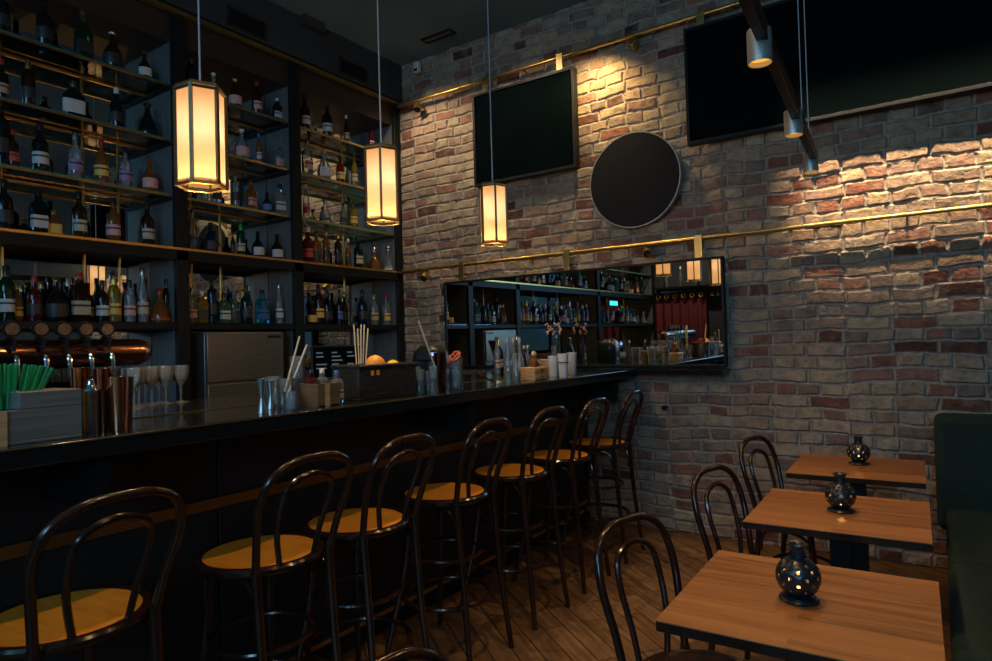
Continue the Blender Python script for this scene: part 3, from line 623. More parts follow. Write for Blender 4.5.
# wicker basket with fruit
X0, Y0 = -2.14, 2.165
t = thing('wicker_basket', 'black wicker basket full of citrus fruit on the bar', 'basket', (X0, Y0, 1.22))
bw, bl, bh = .085, .185, .145
b = MB()
b.box((-bw,-bl,0),(bw,bl,.008)).box((-bw,-bl,.008),(-bw+.01,bl,bh)).box((bw-.01,-bl,.008),(bw,bl,bh)).box((-bw+.01,-bl,.008),(bw-.01,-bl+.01,bh)).box((-bw+.01,bl-.01,.008),(bw-.01,bl,bh)).build('woven_body', M['wicker'], t, bevel=.004)
MB().tube([(-bw,-bl,bh),(bw,-bl,bh),(bw,bl,bh),(-bw,bl,bh)], .008, 8, closed=True).build('rim', M['wicker'], t)
def fruit(x, y, z, r, m, lab, nm, sy=1.):
    n = 14; pr = [(r*math.sin(PI*i/n), -r*math.cos(PI*i/n)) for i in range(n+1)]; pr[0] = (0,-r); pr[-1] = (0, r)
    t = thing(nm, lab, 'fruit', (x, y, z), 0, 'citrus fruit in the wicker basket')
    MB().lathe(pr, 22, sy=sy).build('peel', m, t)
    MB().lathe([(0,0),(.004,0),(.003,.003),(0,.003)], 8, c=(0,0,r-.0008)).build('stem_end', M['lime'], t)
fruit(X0, Y0+.00, 1.365, .046, M['orange'], 'large orange on top of the wicker basket, in its middle', 'orange')
fruit(X0+.02, Y0+.095, 1.358, .028, M['lemon'], 'lemon at the right side of the wicker basket', 'lemon', 1.3)
fruit(X0-.03, Y0+.072, 1.357, .025, M['lime'], 'lime between the large orange and the lemon', 'lime', 1.15)
fruit(X0-.03, Y0+.148, 1.350, .024, M['lemon'], 'lemon at the far right end of the wicker basket', 'lemon', 1.25)
fruit(X0-.03, Y0-.09, 1.33, .026, M['lemon'], 'lemon at the left end of the wicker basket, behind the straws', 'lemon', 1.2)
fruit(X0+.03, Y0-.055, 1.325, .024, M['lime'], 'lime low in the wicker basket beside the large orange', 'lime', 1.15)
for k, (dy, dz) in enumerate(((-.006,0),(.028,.0))):
    o = MB().box((0,-.009,-.011),(.0015,.009,.011)).build('orange_tag', M['orange'], t, loc=(bw+.001, -.10+dy, .115))
# tall straws behind the basket
X1, Y1 = -2.32, 2.245
tumbler(X1, Y1, .034, .13, 'dark glass holding tall pale straws behind the wicker basket', M['g_dark'])
for i in range(6):
    a = i/5-.5
    stick((X1+.005*(i%2), Y1+a*.03, 1.24), (X1-.01+.01*(i%3), Y1+a*.075+.01, 1.56-.02*(i%2)), .0031, M['straw'], 'tall pale straw in the dark glass behind the wicker basket', 'tall straws behind the basket')
# tumblers upside down behind the basket
tp = None
for i in range(7):
    x = -2.62+(i%2)*.05; y = 2.42+i*.075
    if tp is None:
        tp = thing('tumbler', 'small clear tumbler in the row behind the wicker basket, first from left', 'glass', (x,y,1.22), 0, 'tumblers behind the wicker basket')
        MB().lathe([(0,.0),(.030,.0),(.033,.004),(.033,.12),(.031,.12),(.030,.01),(0,.01)], 20).build('glass_wall', M['g_crystal'], tp)
        MB().lathe([(.0332,.112),(.0338,.116),(.0332,.12)], 20).build('bright_rim', M['chrome'], tp)
    else: dup(tp, (x,y,1.22), 0, 'small clear tumbler in the row behind the wicker basket, %s from left' % ORD[i])
# glasses with dark content right of the basket
tumbler(-2.080, 2.400, .030, .115, 'short glass of dark garnish directly right of the wicker basket', M['g_brown'], group='jars right of the basket')
tumbler(-2.060, 2.451, .028, .105, 'short glass of reddish garnish between basket and copper tin', M['g_red'], group='jars right of the basket')
tumbler(-2.200, 2.508, .030, .12, 'amber filled jar behind the glasses, right of the basket', M['g_amber'], group='jars right of the basket')
X0, Y0 = -2.060, 2.536
t = thing('copper_tumbler', 'tall dark copper mixing tin holding a pale straw', 'shaker', (X0, Y0, 1.22))
MB().lathe([(0,0),(.026,0),(.027,.004),(.032,.19),(.033,.192),(.030,.192),(.025,.006),(0,.006)], 28).build('tin', M['darkcopper'], t)
stick((X0+.005,Y0+.005,1.24), (X0-.0, Y0-.155, 1.565), .0045, M['straw'], 'long pale straw leaning left out of the copper tin', None)
tumbler(-2.000, 2.409, .024, .13, 'slim dark red glass standing against the copper tin', M['g_red'])
# jar with dried orange rings
X0, Y0 = -2.040, 2.640
tumbler(X0, Y0, .036, .165, 'tall garnish jar topped with red dried orange rings', None, name='garnish_jar', cat='jar')
for i in range(5):
    a = i*1.25; o = MB(); c = Vector((.012*math.cos(a), .012*math.sin(a), 0))
    pts = [(.026*math.cos(q), .006*math.sin(q*2), .026*math.sin(q)) for q in [2*PI*k/16 for k in range(16)]]
    ob = o.tube(pts, .006, 8, closed=True).build('dried_orange_ring', mat('dried_orange_%d' % i, (.42,.09,.03), .6)); ob.location = (X0+c.x, Y0+c.y, 1.22+.155+(i%3)*.008); ob.rotation_euler = (.3*i, .2, PI/2+a*.5)
    ob['category'] = 'garnish'; ob['group'] = 'dried orange rings in the garnish jar'; ob['label'] = 'reddish dried orange ring heaped in the mouth of the garnish jar'
for i in range(4):
    fr = MB().lathe([(0,0),(.014,.004),(.016,.014),(.010,.026),(0,.028)], 10).build('nut', M['cream']); fr.location = (X0+.014*math.cos(i*1.6), Y0+.014*math.sin(i*1.6), 1.232+.0*i); fr['category'] = 'garnish'; fr['group'] = 'pale garnish at the jar bottom'; fr['label'] = 'pale round garnish lying at the bottom of the tall jar'
# strainer with copper handle
X0, Y0 = -2.04, 2.99
t = thing('strainer', 'small strainer with a copper handle lying tilted on the bar', 'strainer', (X0, Y0, 1.22))
MB().tube([(.0,.0,.012),(-.03,-.06,.045),(-.06,-.13,.092)], .005, 8, smooth=4).build('handle', M['copper'], t)
ring = [(.034*math.cos(a), .034*math.sin(a)+.02, .010) for a in [2*PI*k/20 for k in range(20)]]
MB().tube(ring, .0035, 6, closed=True).lathe([(0,.002),(.032,.006)], 20, c=(0,.02,0)).build('bowl', M['chrome'], t)
# oil bottles with corks
for i, (px, X) in enumerate(((508,-2.10),(515,-2.18),(521,-2.16),(517,-2.06))):
    pxs = (-2.100, 3.217), (-2.200, 3.439), (-2.140, 3.414), (-2.050, 3.226)
    x, y = pxs[i]
    t = thing('cruet_bottle', ['slim clear cruet with a pale cork, left of the four', 'slim clear cruet with a pale cork, back left of the four', 'slim clear cruet with a pale cork, back right of the four', 'slim clear cruet of green herbs without cork, in front of the four'][i], 'bottle', (x, y, 1.22), 0, 'cruets beside the small drawer box')
    k = 1. if i < 3 else .72
    MB().lathe([(0,0),(.026,0),(.027,.005),(.026,.10*k),(.012,.15*k),(.010,.20*k),(.011,.235*k),(.009,.235*k)], 18).build('glass_body', M['g_clear'], t)
    if i < 3: MB().lathe([(0,.225),(.009,.225),(.011,.262),(0,.262)], 12).build('cork', M['cream'], t)
    MB().lathe([(0,.006),(.023,.006),(.023,.08*k),(0,.082*k)], 14).build('herb_oil', M['g_green'] if i == 3 else M['g_pale'], t)
for i, (x, y) in enumerate(((-2.260, 3.655), (-2.340, 3.836))):
    bottle('slim', 'c' if i else 'b', None, 'g', (x, y, 1.22), ['slim dark pouring bottle leaning behind the drawer box', 'slim clear pouring bottle behind the drawer box'][i], None, .62)
# small drawer box with a jar on it
X0, Y0 = -2.050, 3.431
t = thing('drawer_box', 'small honey coloured wooden box with two drawers on the bar', 'box', (X0, Y0, 1.22))
MB().box((-.06,-.078,0),(.045,.078,.078)).build('box_body', M['wood'], t, bevel=.002)
for k in range(2):
    d = MB().box((.045,-.072,.006+k*.037),(.051,.072,.037+k*.037)).build('drawer', M['wood'], t, bevel=.002)
    MB().lathe([(0,0),(.005,0),(.006,.008),(0,.009)], 10).build('knob', M['blackmetal'], d, loc=(.051,0,.022+k*.037)).rotation_euler = (0,PI/2,0)
t = thing('glass_figurine', 'round golden glass jar with a ball stopper on the drawer box', 'jar', (X0, Y0, 1.298))
MB().lathe([(0,0),(.022,0),(.033,.014),(.035,.03),(.026,.05),(.014,.058),(.014,.064)], 20).build('jar_body', M['g_amber'], t)
MB().lathe([(0,.064),(.012,.066),(.017,.08),(.012,.095),(0,.098)], 16).build('ball_stopper', M['cream'], t)
t = thing('wicker_cup', 'small pale wicker cup between the drawer box and the paper cups', 'basket', (-2.200, 3.827, 1.22))
MB().lathe([(0,0),(.028,0),(.036,.11),(.033,.11),(.026,.005),(0,.005)], 18).build('cup_body', M['tanlab'], t)
MB().tube([(.036*math.cos(a), .036*math.sin(a), .11) for a in [2*PI*k/18 for k in range(18)]], .003, 6, closed=True).build('rim', M['wood'], t)
# stacked paper cups
for i, (xy, h, lab) in enumerate((((-2.140, 3.830), .135, 'stack of white paper cups, left of three'), ((-2.030, 3.766), .150, 'stack of white paper cups with a black rim line, front centre'), ((-2.160, 4.141), .150, 'stack of white paper cups, right of three'))):
    t = thing('paper_cup_stack', lab, 'cups', (xy[0], xy[1], 1.22), 0, 'stacked white paper cups')
    MB().lathe([(0,h-.01),(.030,h-.008),(.034,h),(.036,h),(.031,h-.09),(.028,.0),(0,.0)][::-1], 24).build('cup_body', M['white'], t)
    MB().lathe([(.0352,h*.60),(.0365,h*.60),(.0365,h*.64),(.0352,h*.64)], 24).build('cup_rim', M['blacklab'] if i == 1 else M['white'], t)
# far end of the bar
for i in range(4):
    bottle(['slim','wine','spirit','tall'][i], 'cbgc'[i], 'cwkr'[i], 'kgks'[i], (-2.72-.07*(i%2), 4.02+.13*i, 1.22), '%s %s bottle at the back of the bar near the mirror, %s' % (KN[['slim','wine','spirit','tall'][i]], GN['cbgc'[i]], ORD[i]), 'bottles at the back of the bar near the mirror', .8)
t = thing('vase', 'tall clear vase of pink dried flowers near the mirror', 'vase', (-2.5, 4.50, 1.22))
MB().lathe([(0,0),(.030,0),(.026,.08),(.030,.20),(.028,.20),(.024,.08),(0,.006)], 20).build('vase_body', M['g_clear'], t)
fl = MB()
for i in range(9):
    a = i*.7; top = Vector((.05*math.cos(a), .06*math.sin(a), .30+.03*(i%3))); fl.tube([(0,0,.02), tuple(top*.7), tuple(top)], .0015, 5)
fl.build('stems', M['g_green'], t)
fb = MB()
for i in range(9):
    a = i*.7
    for q in range(4): fb.lathe([(0,-.009),(.009,0),(0,.009)], 6, c=(.05*math.cos(a)+random.uniform(-.01,.01), .06*math.sin(a)+random.uniform(-.01,.01), .30+.03*(i%3)+q*.008-.012))
fb.build('blossoms', M['pinklab'], t)

# ------------------------------------------------------------ tills and terminals at the back counter
t = thing('till_screen', 'tilted touch screen till with small text tiles, under the corner bay', 'till', (-4.0, 3.60, .915), 0)
MB().lathe([(0,0),(.09,0),(.09,.012),(.03,.02),(.028,.30)], 20).build('stand', M['blackmetal'], t)
sc_ = MB().box((-.012,-.20,-.14),(.012,.20,.14)).build('screen_case', M['blackplastic'], t, loc=(.02,0,.42), bevel=.006); sc_.rotation_euler = (0,-.30,-.75)
MB().box((.0122,-.185,-.125),(.0135,.185,.125)).build('display', M['screen'], sc_)
for c_ in range(3):
    for r_ in range(5):
        if random.random() < .8: MB().box((.0136,-.16+c_*.12,.07-r_*.032),(.0142,-.16+c_*.12+random.uniform(.04,.085),.082-r_*.032)).build('text_tile', M['uitext'], sc_)
t = thing('bar_machine', 'rounded black machine with a small blue lit display, beside the brick corner', 'machine', (-2.78, 3.33, 1.22), 0)
MB().lathe([(0,0),(.095,0),(.105,.02),(.105,.15),(.095,.19),(.06,.225),(0,.235)], 28, sq=.2).build('body', M['blackplastic'], t)
MB().box((-.02,-.135,.13),(.10,-.06,.20)).build('display_housing', M['blackplastic'], t, bevel=.008)
MB().box((.100,-.125,.160),(.1025,-.07,.182)).build('display', M['bluedisp'], t)
t = thing('clock_display', 'small cyan lit display above the lower shelf, seen in the wall mirror', 'display', (XS+.012, -.30, 1.98))
MB().box((-.005,-.17,-.05),(.02,.17,.05)).build('case', M['blackplastic'], t, bevel=.004)
MB().box((.0202,-.15,-.035),(.023,.15,.035)).build('lit_panel', M['cyan'], t)

# ------------------------------------------------------------ lantern pendants
def lantern():
    t = thing('pendant_lantern', 'x', 'pendant lamp')
    R, H = .086, .355
    cs = [(R*math.cos(PI/3*k), R*math.sin(PI/3*k)) for k in range(6)]
    for k in range(6):
        a, b = Vector(cs[k]), Vector(cs[(k+1) % 6]); d = (b-a).normalized(); a2, b2 = (a+d*.006)*.965, (b-d*.006)*.965
        nrm = Vector((-(b-a).y, (b-a).x))*0
        MB().add([(a2.x,a2.y,.016),(b2.x,b2.y,.016),(b2.x,b2.y,H-.012),(a2.x,a2.y,H-.012)], [(0,1,2,3)]).build('glass_panel', M['lantern'], t)
    f = MB()
    for x, y in cs: f.box((x-.0055,y-.0055,0),(x+.0055,y+.0055,H), rz=math.atan2(y,x), c=(x,y,0))
    for z, r in ((0.006,.0065),(H-.006,.0075)): f.tube([(x,y,z) for x,y in cs], r, 4, closed=True)
    f.build('frame', M['olive'], t)
    cp = MB(); n0 = len(cp.v)
    cp.add([(x,y,H) for x,y in cs]+[(x*.97,y*.97,H+.012) for x,y in cs], [tuple(range(6,12))]+[(k,(k+1)%6,(k+1)%6+6,k+6) for k in range(6)]+[tuple(range(5,-1,-1))])
    cp.build('top_cap', M['olive'], t)
    MB().add([(x*.99,y*.99,.004) for x,y in cs]+[(x*.80,y*.80,.001) for x,y in cs], [(k,(k+1)%6,(k+1)%6+6,k+6) for k in range(6)]).build('bottom_rim', M['brass'], t)
    MB().lathe([(0,.19),(.012,.195),(.017,.215),(.014,.24),(.008,.26),(.008,.29),(0,.29)], 16).build('bulb', M['bulb'], t)
    MB().lathe([(0,.29),(.012,.29),(.012,.32),(0,.32)], 12).cyl((0,0,.31),(0,0,H), .004, 8).build('bulb_holder', M['darkbrass'], t)
    return t
lp = lantern()
LL = [(-2.20,1.365,'largest hexagonal glass lantern hanging over the bar, nearest the camera'), (-2.20,2.30,'middle hexagonal glass lantern hanging over the bar'), (-2.20,3.255,'smallest hexagonal glass lantern hanging in front of the brick wall')]
for i, (x, y, lab) in enumerate(LL):
    if i == 0: t = lp; lp.location = (x,y,2.045); lp['label'] = lab; lp['group'] = 'hexagonal lanterns over the bar'; lp.rotation_euler = (0,0,.12)
    else: t = dup(lp, (x,y,2.045), .12+.06*i, lab)
for i, (x, y, lab) in enumerate(LL):
    c = thing('lamp_cord', ['grey cord and ceiling rose of the nearest lantern', 'grey cord and ceiling rose of the middle lantern', 'grey cord and ceiling rose of the farthest lantern'][i], 'cord', (x, y, ZC), 0, 'lantern cords')
    c.name = 'lamp_cord'
    MB().cyl((0,0,-(ZC-2.412)),(0,0,-.0), .0035, 8).build('cord', M['greystraw'], c)
    MB().lathe([(.05,0),(.05,-.02),(.012,-.035),(0,-.035)], 20).build('ceiling_rose', M['blackmetal'], c)
    light('POINT', 'lantern_light', (x, y, 2.045+.205), 1.9, (1.0, .90, .72), shadow_soft_size=.016)
    light('POINT', 'lantern_glow', (x, y, 2.045-.10), 6.5, (1.0, .56, .22), shadow_soft_size=0)

# ------------------------------------------------------------ brick wall things
def rail(z, x0, x1, lab, r=.014):
    t = thing('brass_rail', lab, 'rail', (x0, 4.745, z), 0, 'brass picture rails on the brick wall')
    MB().cyl((0,0,0), (x1-x0,0,0), r, 14).build('tube', M['brass'], t)
    k = 0; x = .05
    while x < x1-x0: MB().cyl((x,0,0), (x,.085,0), .007, 8).build('standoff', M['darkbrass'], t); x += 1.37
    return t
rail(3.79, XS+.04, 1.5, 'upper brass rail crossing the brick wall above the framed screens')
rail(2.172, XS+.04, 1.5, 'lower brass rail crossing the brick wall above the mirror')
def hanger(x, z0, z1, lab):
    t = thing('brass_hanger', lab, 'bracket', (x, 4.745, z0), 0, 'brass strap hangers on the rails')
    MB().box((-.028,-.022,0),(.028,-.018,z1-z0)).build('strap', M[('darkbrass' if 'small screen' in lab else 'brass')], t, bevel=.001)
    MB().box((-.028,-.022,z1-z0-.002),(.028,.020,z1-z0+.002)).build('hook', M['brass'], t)
for x, z0, z1, lab in ((-3.565,2.03,2.19,'brass strap hanging the mirror at its left end'), (-2.49,2.03,2.19,'brass strap hanging the mirror at its middle'), (-1.415,2.03,2.19,'brass strap hanging the mirror at its right end'),
                       (-3.245,3.67,3.81,'brass strap above the left part of the small screen'), (-2.50,3.67,3.81,'brass strap above the right corner of the small screen'), (-1.345,3.70,3.81,'brass strap at the left corner of the wide screen'), (.15,3.70,3.81,'brass strap above the wide screen, far right')): hanger(x, z0, z1, lab)
def rail_spot(x, z, aim, lab):
    t = thing('rail_spotlight', lab, 'spotlight', (x, 4.745, z), 0, 'small brass spotlights on the rails')
    MB().cyl((0,0,.012),(0,0,-.03), .006, 8).build('clamp', M['blackmetal'], t)
    h = MB().lathe([(0,-.04),(.026,-.036),(.036,-.012),(.036,.038),(.029,.038),(.028,-.01),(0,-.012)], 20).build('head', M['brass'], t, loc=(0,-.018,-.066))
    h.rotation_euler = Vector(aim).to_track_quat('Z','Y').to_euler()
    MB().lathe([(0,-.004),(.0275,-.004)], 18).build('lens', M['lensoff'], h)
rail_spot(-1.85, 3.785, (-.75,-.25,-.9), 'small brass spotlight on the upper rail between the screens')
rail_spot(-4.03, 3.785, (.2,-.5,-.8), 'small brass spotlight on the upper rail beside the corner')
rail_spot(-1.80, 2.17, (.35,-.8,-.4), 'small brass spotlight on the lower rail above the mirror')
rail_spot(-4.0, 2.17, (.2,-.6,-.6), 'small brass spotlight on the lower rail beside the corner')

# framed screens
def screen(x0, x1, z0, z1, y0, y1, lab):
    t = thing('wall_screen', lab, 'screen', ((x0+x1)/2, y1, z0))
    w = (x1-x0)/2; h = z1-z0; d = y0-y1; f = MB(); e = .022
    f.box((-w,d,0),(w,0,e)).box((-w,d,h-e),(w,0,h)).box((-w,d,e),(-w+e,0,h-e)).box((w-e,d,e),(w,0,h-e))
    f.build('frame', M['blackmetal'], t, bevel=.002); MB().box((-w+e,d+.012,e),(w-e,-.01,h-e)).build('panel', M['screen'], t)
screen(-3.375, -2.365, 2.85, 3.67, 4.70, 4.775, 'small black framed screen hanging high on the brick wall')
screen(-1.462, 1.15, 2.85, 3.70, 4.70, 4.775, 'very wide black framed screen high on the wall at the right')
t = thing('wall_disc', 'round black speaker disc with a pale rim on the brick wall', 'speaker', (-1.895, 4.775, 2.675))
MB().lathe([(0,0),(.360,0),(.360,.035),(.36,.04),(0,.04)], 72).build('disc', M['discm'], t).rotation_euler = (PI/2,0,0)
MB().lathe([(.360,-.002),(.368,-.002),(.368,.042),(.360,.042)], 72).build('rim', M['rim'], t).rotation_euler = (PI/2,0,0)

# mirror
t = thing('wall_mirror', 'long black framed mirror above the ledge, reflecting the bottle shelves', 'mirror', (-2.505, 4.77, 1.24)); t.rotation_euler = (math.radians(.35), 0, 0)
w, h, e = 1.262, .785, .018; f = MB()
f.box((-w,-.05,0),(w,0,e)).box((-w,-.05,h-e),(w,0,h)).box((-w,-.05,e),(-w+e,0,h-e)).box((w-e,-.05,e),(w,0,h-e)).build('frame', M['black'], t, bevel=.002)
MB().box((-w+e,-.040,e),(w-e,-.02,h-e)).build('mirror_glass', M['mirror'], t)

# small things on wall and ceiling
t = thing('alarm_sensor', 'small white sensor box high on the brick wall near the ceiling', 'sensor', (-4.05, 4.78, 4.11))
MB().box((-.03,-.05,-.045),(.03,.0,.055)).build('housing', M['white'], t, bevel=.008); MB().box((-.02,-.052,-.035),(.02,-.049,-.01)).build('window', M['discm'], t)
t = thing('ceiling_vent', 'small dark slot vent in the ceiling beside the brick wall', 'air vent', (-3.62, 4.55, ZC))
f = MB(); f.box((-.17,-.05,-.010),(.17,-.035,0)).box((-.17,.035,-.010),(.17,.05,0)).box((-.17,-.035,-.01),(-.155,.035,0)).box((.155,-.035,-.01),(.17,.035,0)).build('frame', M['blackmetal'], t)
MB().box((-.155,-.02,-.006),(.155,.02,-.001)).build('slot', M['side'], t)
t = thing('wall_hook', 'small black hook stuck in the brick wall above the stools', 'hook', (-1.72, 4.79, .93))
MB().cyl((0,.03,0),(0,-.03,0), .012, 10).build('pin', M['blackmetal'], t); MB().cyl((0,-.03,0),(0,-.036,0), .022, 12).build('cap', M['blackmetal'], t)

# ------------------------------------------------------------ linear spot pendant
A = Vector((-.425, 2.116, 2.30)); Bp = Vector((-.514, 3.697, 2.30)); dr = (Bp-A).normalized(); sd = Vector((dr.y, -dr.x, 0))
t = thing('linear_pendant', 'black bar pendant with three steel cylinder spots over the tables', 'pendant lamp', (A.x, A.y, 2.30))
off = Vector((-.0,0,0))
m_ = MB(); p0 = A-dr*1.2; p1 = Bp+dr*.06; q = sd*.012
yaw = math.atan2(dr.y, dr.x); Ln = (p1-p0).length
bar = MB().box((0,-.016,.045),(Ln,.016,.105)).build('bar', M['blackmetal'], t, bevel=.002); bar.location = p0-A+q+Vector((0,0,0)); bar.rotation_euler = (0,0,yaw)
for k, s_ in enumerate((0., .855/1.583, 1., -.62)):
    c = A+(Bp-A)*s_; c = c-A
    sp_ = MB().lathe([(.012,.092),(.034,.092),(.036,.088),(.036,-.012),(.0340,-.012),(.0340,.006)], 32).build('cylinder_spot', M['satin'], t, loc=(c.x,c.y,.0))
    MB().lathe([(0,.004),(.0338,.004)], 28).build('lens', M['lens'], sp_)
    if s_ > -.7:
        light('SPOT', 'cylinder_spot_light', (A.x+c.x, A.y+c.y, 2.28), 13.0, (1.0,.60,.27), aim=(A.x+c.x-.02, A.y+c.y, 0), spot_size=math.radians(118), spot_blend=.7, shadow_soft_size=.03)
cb = MB()
for s_ in (.775, .79): c = A+(Bp-A)*s_-A+q; cb.cyl((c.x-.012 if s_ < .78 else c.x+.012, c.y, .10), (c.x-.012 if s_ < .78 else c.x+.012, c.y, ZC-2.30), .0022, 6)
cb.build('cable', M['greystraw'], t)

# ------------------------------------------------------------ bentwood seats
def bentwood(name, cat, hs, hb, wr, seatr, splay, tilt, ring_z, seatmat):
    """local frame: sitter faces -X, the back hoop is on +X"""
    t = thing(name, 'x', cat)
    MB().lathe([(0,hs-.022),(seatr-.02,hs-.022),(seatr-.015,hs-.012),(seatr-.018,hs-.003),(seatr*.55,hs-.010),(0,hs-.013)], 40).build('seat', M[seatmat], t)
    MB().tube([((seatr-.012)*math.cos(a), (seatr-.012)*math.sin(a), hs-.014) for a in [2*PI*k/40 for k in range(40)]], .0165, 10, closed=True).build('seat_rim', M['bent'], t)
    # rear legs and outer hoop, one bent rod each as in the real thing
    xb = seatr-.035; top = hb-.012; lean = tilt; hwid = wr
    pts = []
    for s in (-1, 1):
        leg = [(xb+splay*1.1, s*(hwid*.86+splay*.25), 0), (xb+splay*.45, s*hwid*.84, hs*.5), (xb+.0, s*hwid*.84, hs)]
        MB().tube(leg, [.0125,.016], 10, smooth=6).build('leg', M['bent'], t)
        fl_ = [(-xb*.86-splay*.9, s*(hwid*.86+splay*.8), 0), (-xb*.72-splay*.2, s*hwid*.76, hs*.55), (-xb*.62, s*hwid*.70, hs-.02)]
        MB().tube(fl_, [.0125,.0165], 10, smooth=6).build('leg', M['bent'], t)
    H = top-hs
    hoop = [(xb, -hwid*.84, hs-.02), (xb+lean*.25, -hwid*.93, hs+H*.28), (xb+lean*.6, -hwid*1.03, hs+H*.62), (xb+lean*.86, -hwid*.90, hs+H*.86), (xb+lean*.98, -hwid*.50, hs+H*.98), (xb+lean, 0, top),
            (xb+lean*.98, hwid*.50, hs+H*.98), (xb+lean*.86, hwid*.90, hs+H*.86), (xb+lean*.6, hwid*1.03, hs+H*.62), (xb+lean*.25, hwid*.93, hs+H*.28), (xb, hwid*.84, hs-.02)]
    MB().tube(hoop, .0130, 12, smooth=6).build('back_hoop', M['bent'], t)
    k = .56
    inner = [(xb+.012, -hwid*.38, hs-.01), (xb+lean*.25, -hwid*.50, hs+H*.28), (xb+lean*.55, -hwid*k, hs+H*.56), (xb+lean*.76, -hwid*.46, hs+H*.76), (xb+lean*.83, 0, hs+H*.84),
             (xb+lean*.76, hwid*.46, hs+H*.76), (xb+lean*.55, hwid*k, hs+H*.56), (xb+lean*.25, hwid*.50, hs+H*.28), (xb+.012, hwid*.38, hs-.01)]
    MB().tube(inner, .0100, 10, smooth=6).build('inner_loop', M['bent'], t)
    rr = seatr*.80
    if ring_z:
        MB().tube([((rr+.035)*math.cos(a), (rr+.035)*math.sin(a), ring_z) for a in [2*PI*q/36 for q in range(36)]], .011, 8, closed=True).build('foot_ring', M['bent'], t)
        MB().tube([((rr+.0)*math.cos(a), (rr+.0)*math.sin(a), hs*.62) for a in [2*PI*q/36 for q in range(36)]], .009, 8, closed=True).build('upper_ring', M['bent'], t)
    else:
        MB().tube([((rr-.01)*math.cos(a), (rr-.01)*math.sin(a), hs*.50) for a in [2*PI*q/36 for q in range(36)]], .010, 8, closed=True).build('foot_ring', M['bent'], t)
    # bentwood arches between the legs under the seat
    e = .16 if ring_z else .13
    for s in (-1, 1):
        a_ = [(xb-.0, s*hwid*.80, hs-e-.03), (xb-.03, s*hwid*.84, hs-.06), (.0, s*hwid*.90, hs-.035), (-xb*.55, s*hwid*.84, hs-.06), (-xb*.68, s*hwid*.76, hs-e-.03)]
        MB().tube(a_, .0085, 8, smooth=5).build('brace', M['bent'], t)
    return t
st = bentwood('bar_stool', 'bar stool', .755, 1.11, .176, .212, .065, .115, .27, 'seat')
SY = [.80, 1.42, 1.87, 2.44, 3.01, 3.55, 4.12]
SR = [.05, .0, .03, .02, -.03, .0, .05]
SLAB = ['bentwood bar stool closest to the camera, cut by the lower left corner', 'bentwood bar stool below the jiggers, second from the camera', 'bentwood bar stool below the wicker basket, third from the camera', 'bentwood bar stool in the middle of the seven, fourth from either end',
        'bentwood bar stool fifth from the camera, third from the brick wall', 'bentwood bar stool sixth from the camera, one before the last', 'bentwood bar stool at the far end of the bar, closest to the brick wall']
for i in range(7):
    loc = (-1.975, SY[i], 0)
    if i == 0: st.location = loc; st.rotation_euler = (0,0,SR[0]); st['label'] = SLAB[0]; st['group'] = 'bentwood stools along the bar'
    else: dup(st, loc, SR[i], SLAB[i])
ch = bentwood('bentwood_chair', 'chair', .455, .882, .176, .195, .05, .10, 0, 'bent')
CL = [(-.60, 1.91, 'dark bentwood chair at the nearest table, its hoop back beside the tabletop'), (-.60, 2.85, 'dark bentwood chair at the middle table'), (-.64, 3.82, 'dark bentwood chair at the far table near the brick wall'), (-.60, .83, 'dark bentwood chair showing only its hoop top at the bottom edge')]
for i, (x, y, lab) in enumerate(CL):
    rz = PI-.28 if i < 3 else PI-.1
    if i == 0: ch.location = (x,y,0); ch.rotation_euler = (0,0,rz); ch['label'] = lab; ch['group'] = 'bentwood chairs at the small tables'
    else: dup(ch, (x,y,0), rz, lab)

# ------------------------------------------------------------ tables
def table():
    t = thing('cafe_table', 'x', 'table')
    MB().box((-.299,-.309,.7215),(.299,.309,.7485)).build('edge_core', M['bent'], t, bevel=.002)
    MB().box((-.30,-.31,.746),(.30,.31,.75)).build('tabletop', M['table'], t, bevel=.001)
    MB().box((-.036,-.036,.02),(.036,.036,.712)).build('pedestal', M['blackmetal'], t, bevel=.003)
    MB().box((-.16,-.16,.712),(.16,.16,.722)).build('top_plate', M['blackmetal'], t)
    MB().box((-.10,-.10,0),(.10,.10,.018)).build('base_plate', M['blackmetal'], t, bevel=.004)
    return t
tb = table()
TL = [(-.315, 1.885, -.022, 'square oak topped café table nearest the camera'), (-.345, 2.89, -.022, 'square oak topped café table in the middle of the row'), (-.375, 3.905, -.022, 'square oak topped café table farthest away, near the brick wall')]
for i, (x, y, rz, lab) in enumerate(TL):
    lab = lab.replace('é', 'e')
    if i == 0: tb.location = (x,y,0); tb.rotation_euler = (0,0,-rz); tb['label'] = lab; tb['group'] = 'small oak tables along the bench'
    else: dup(tb, (x,y,0), -rz, lab)

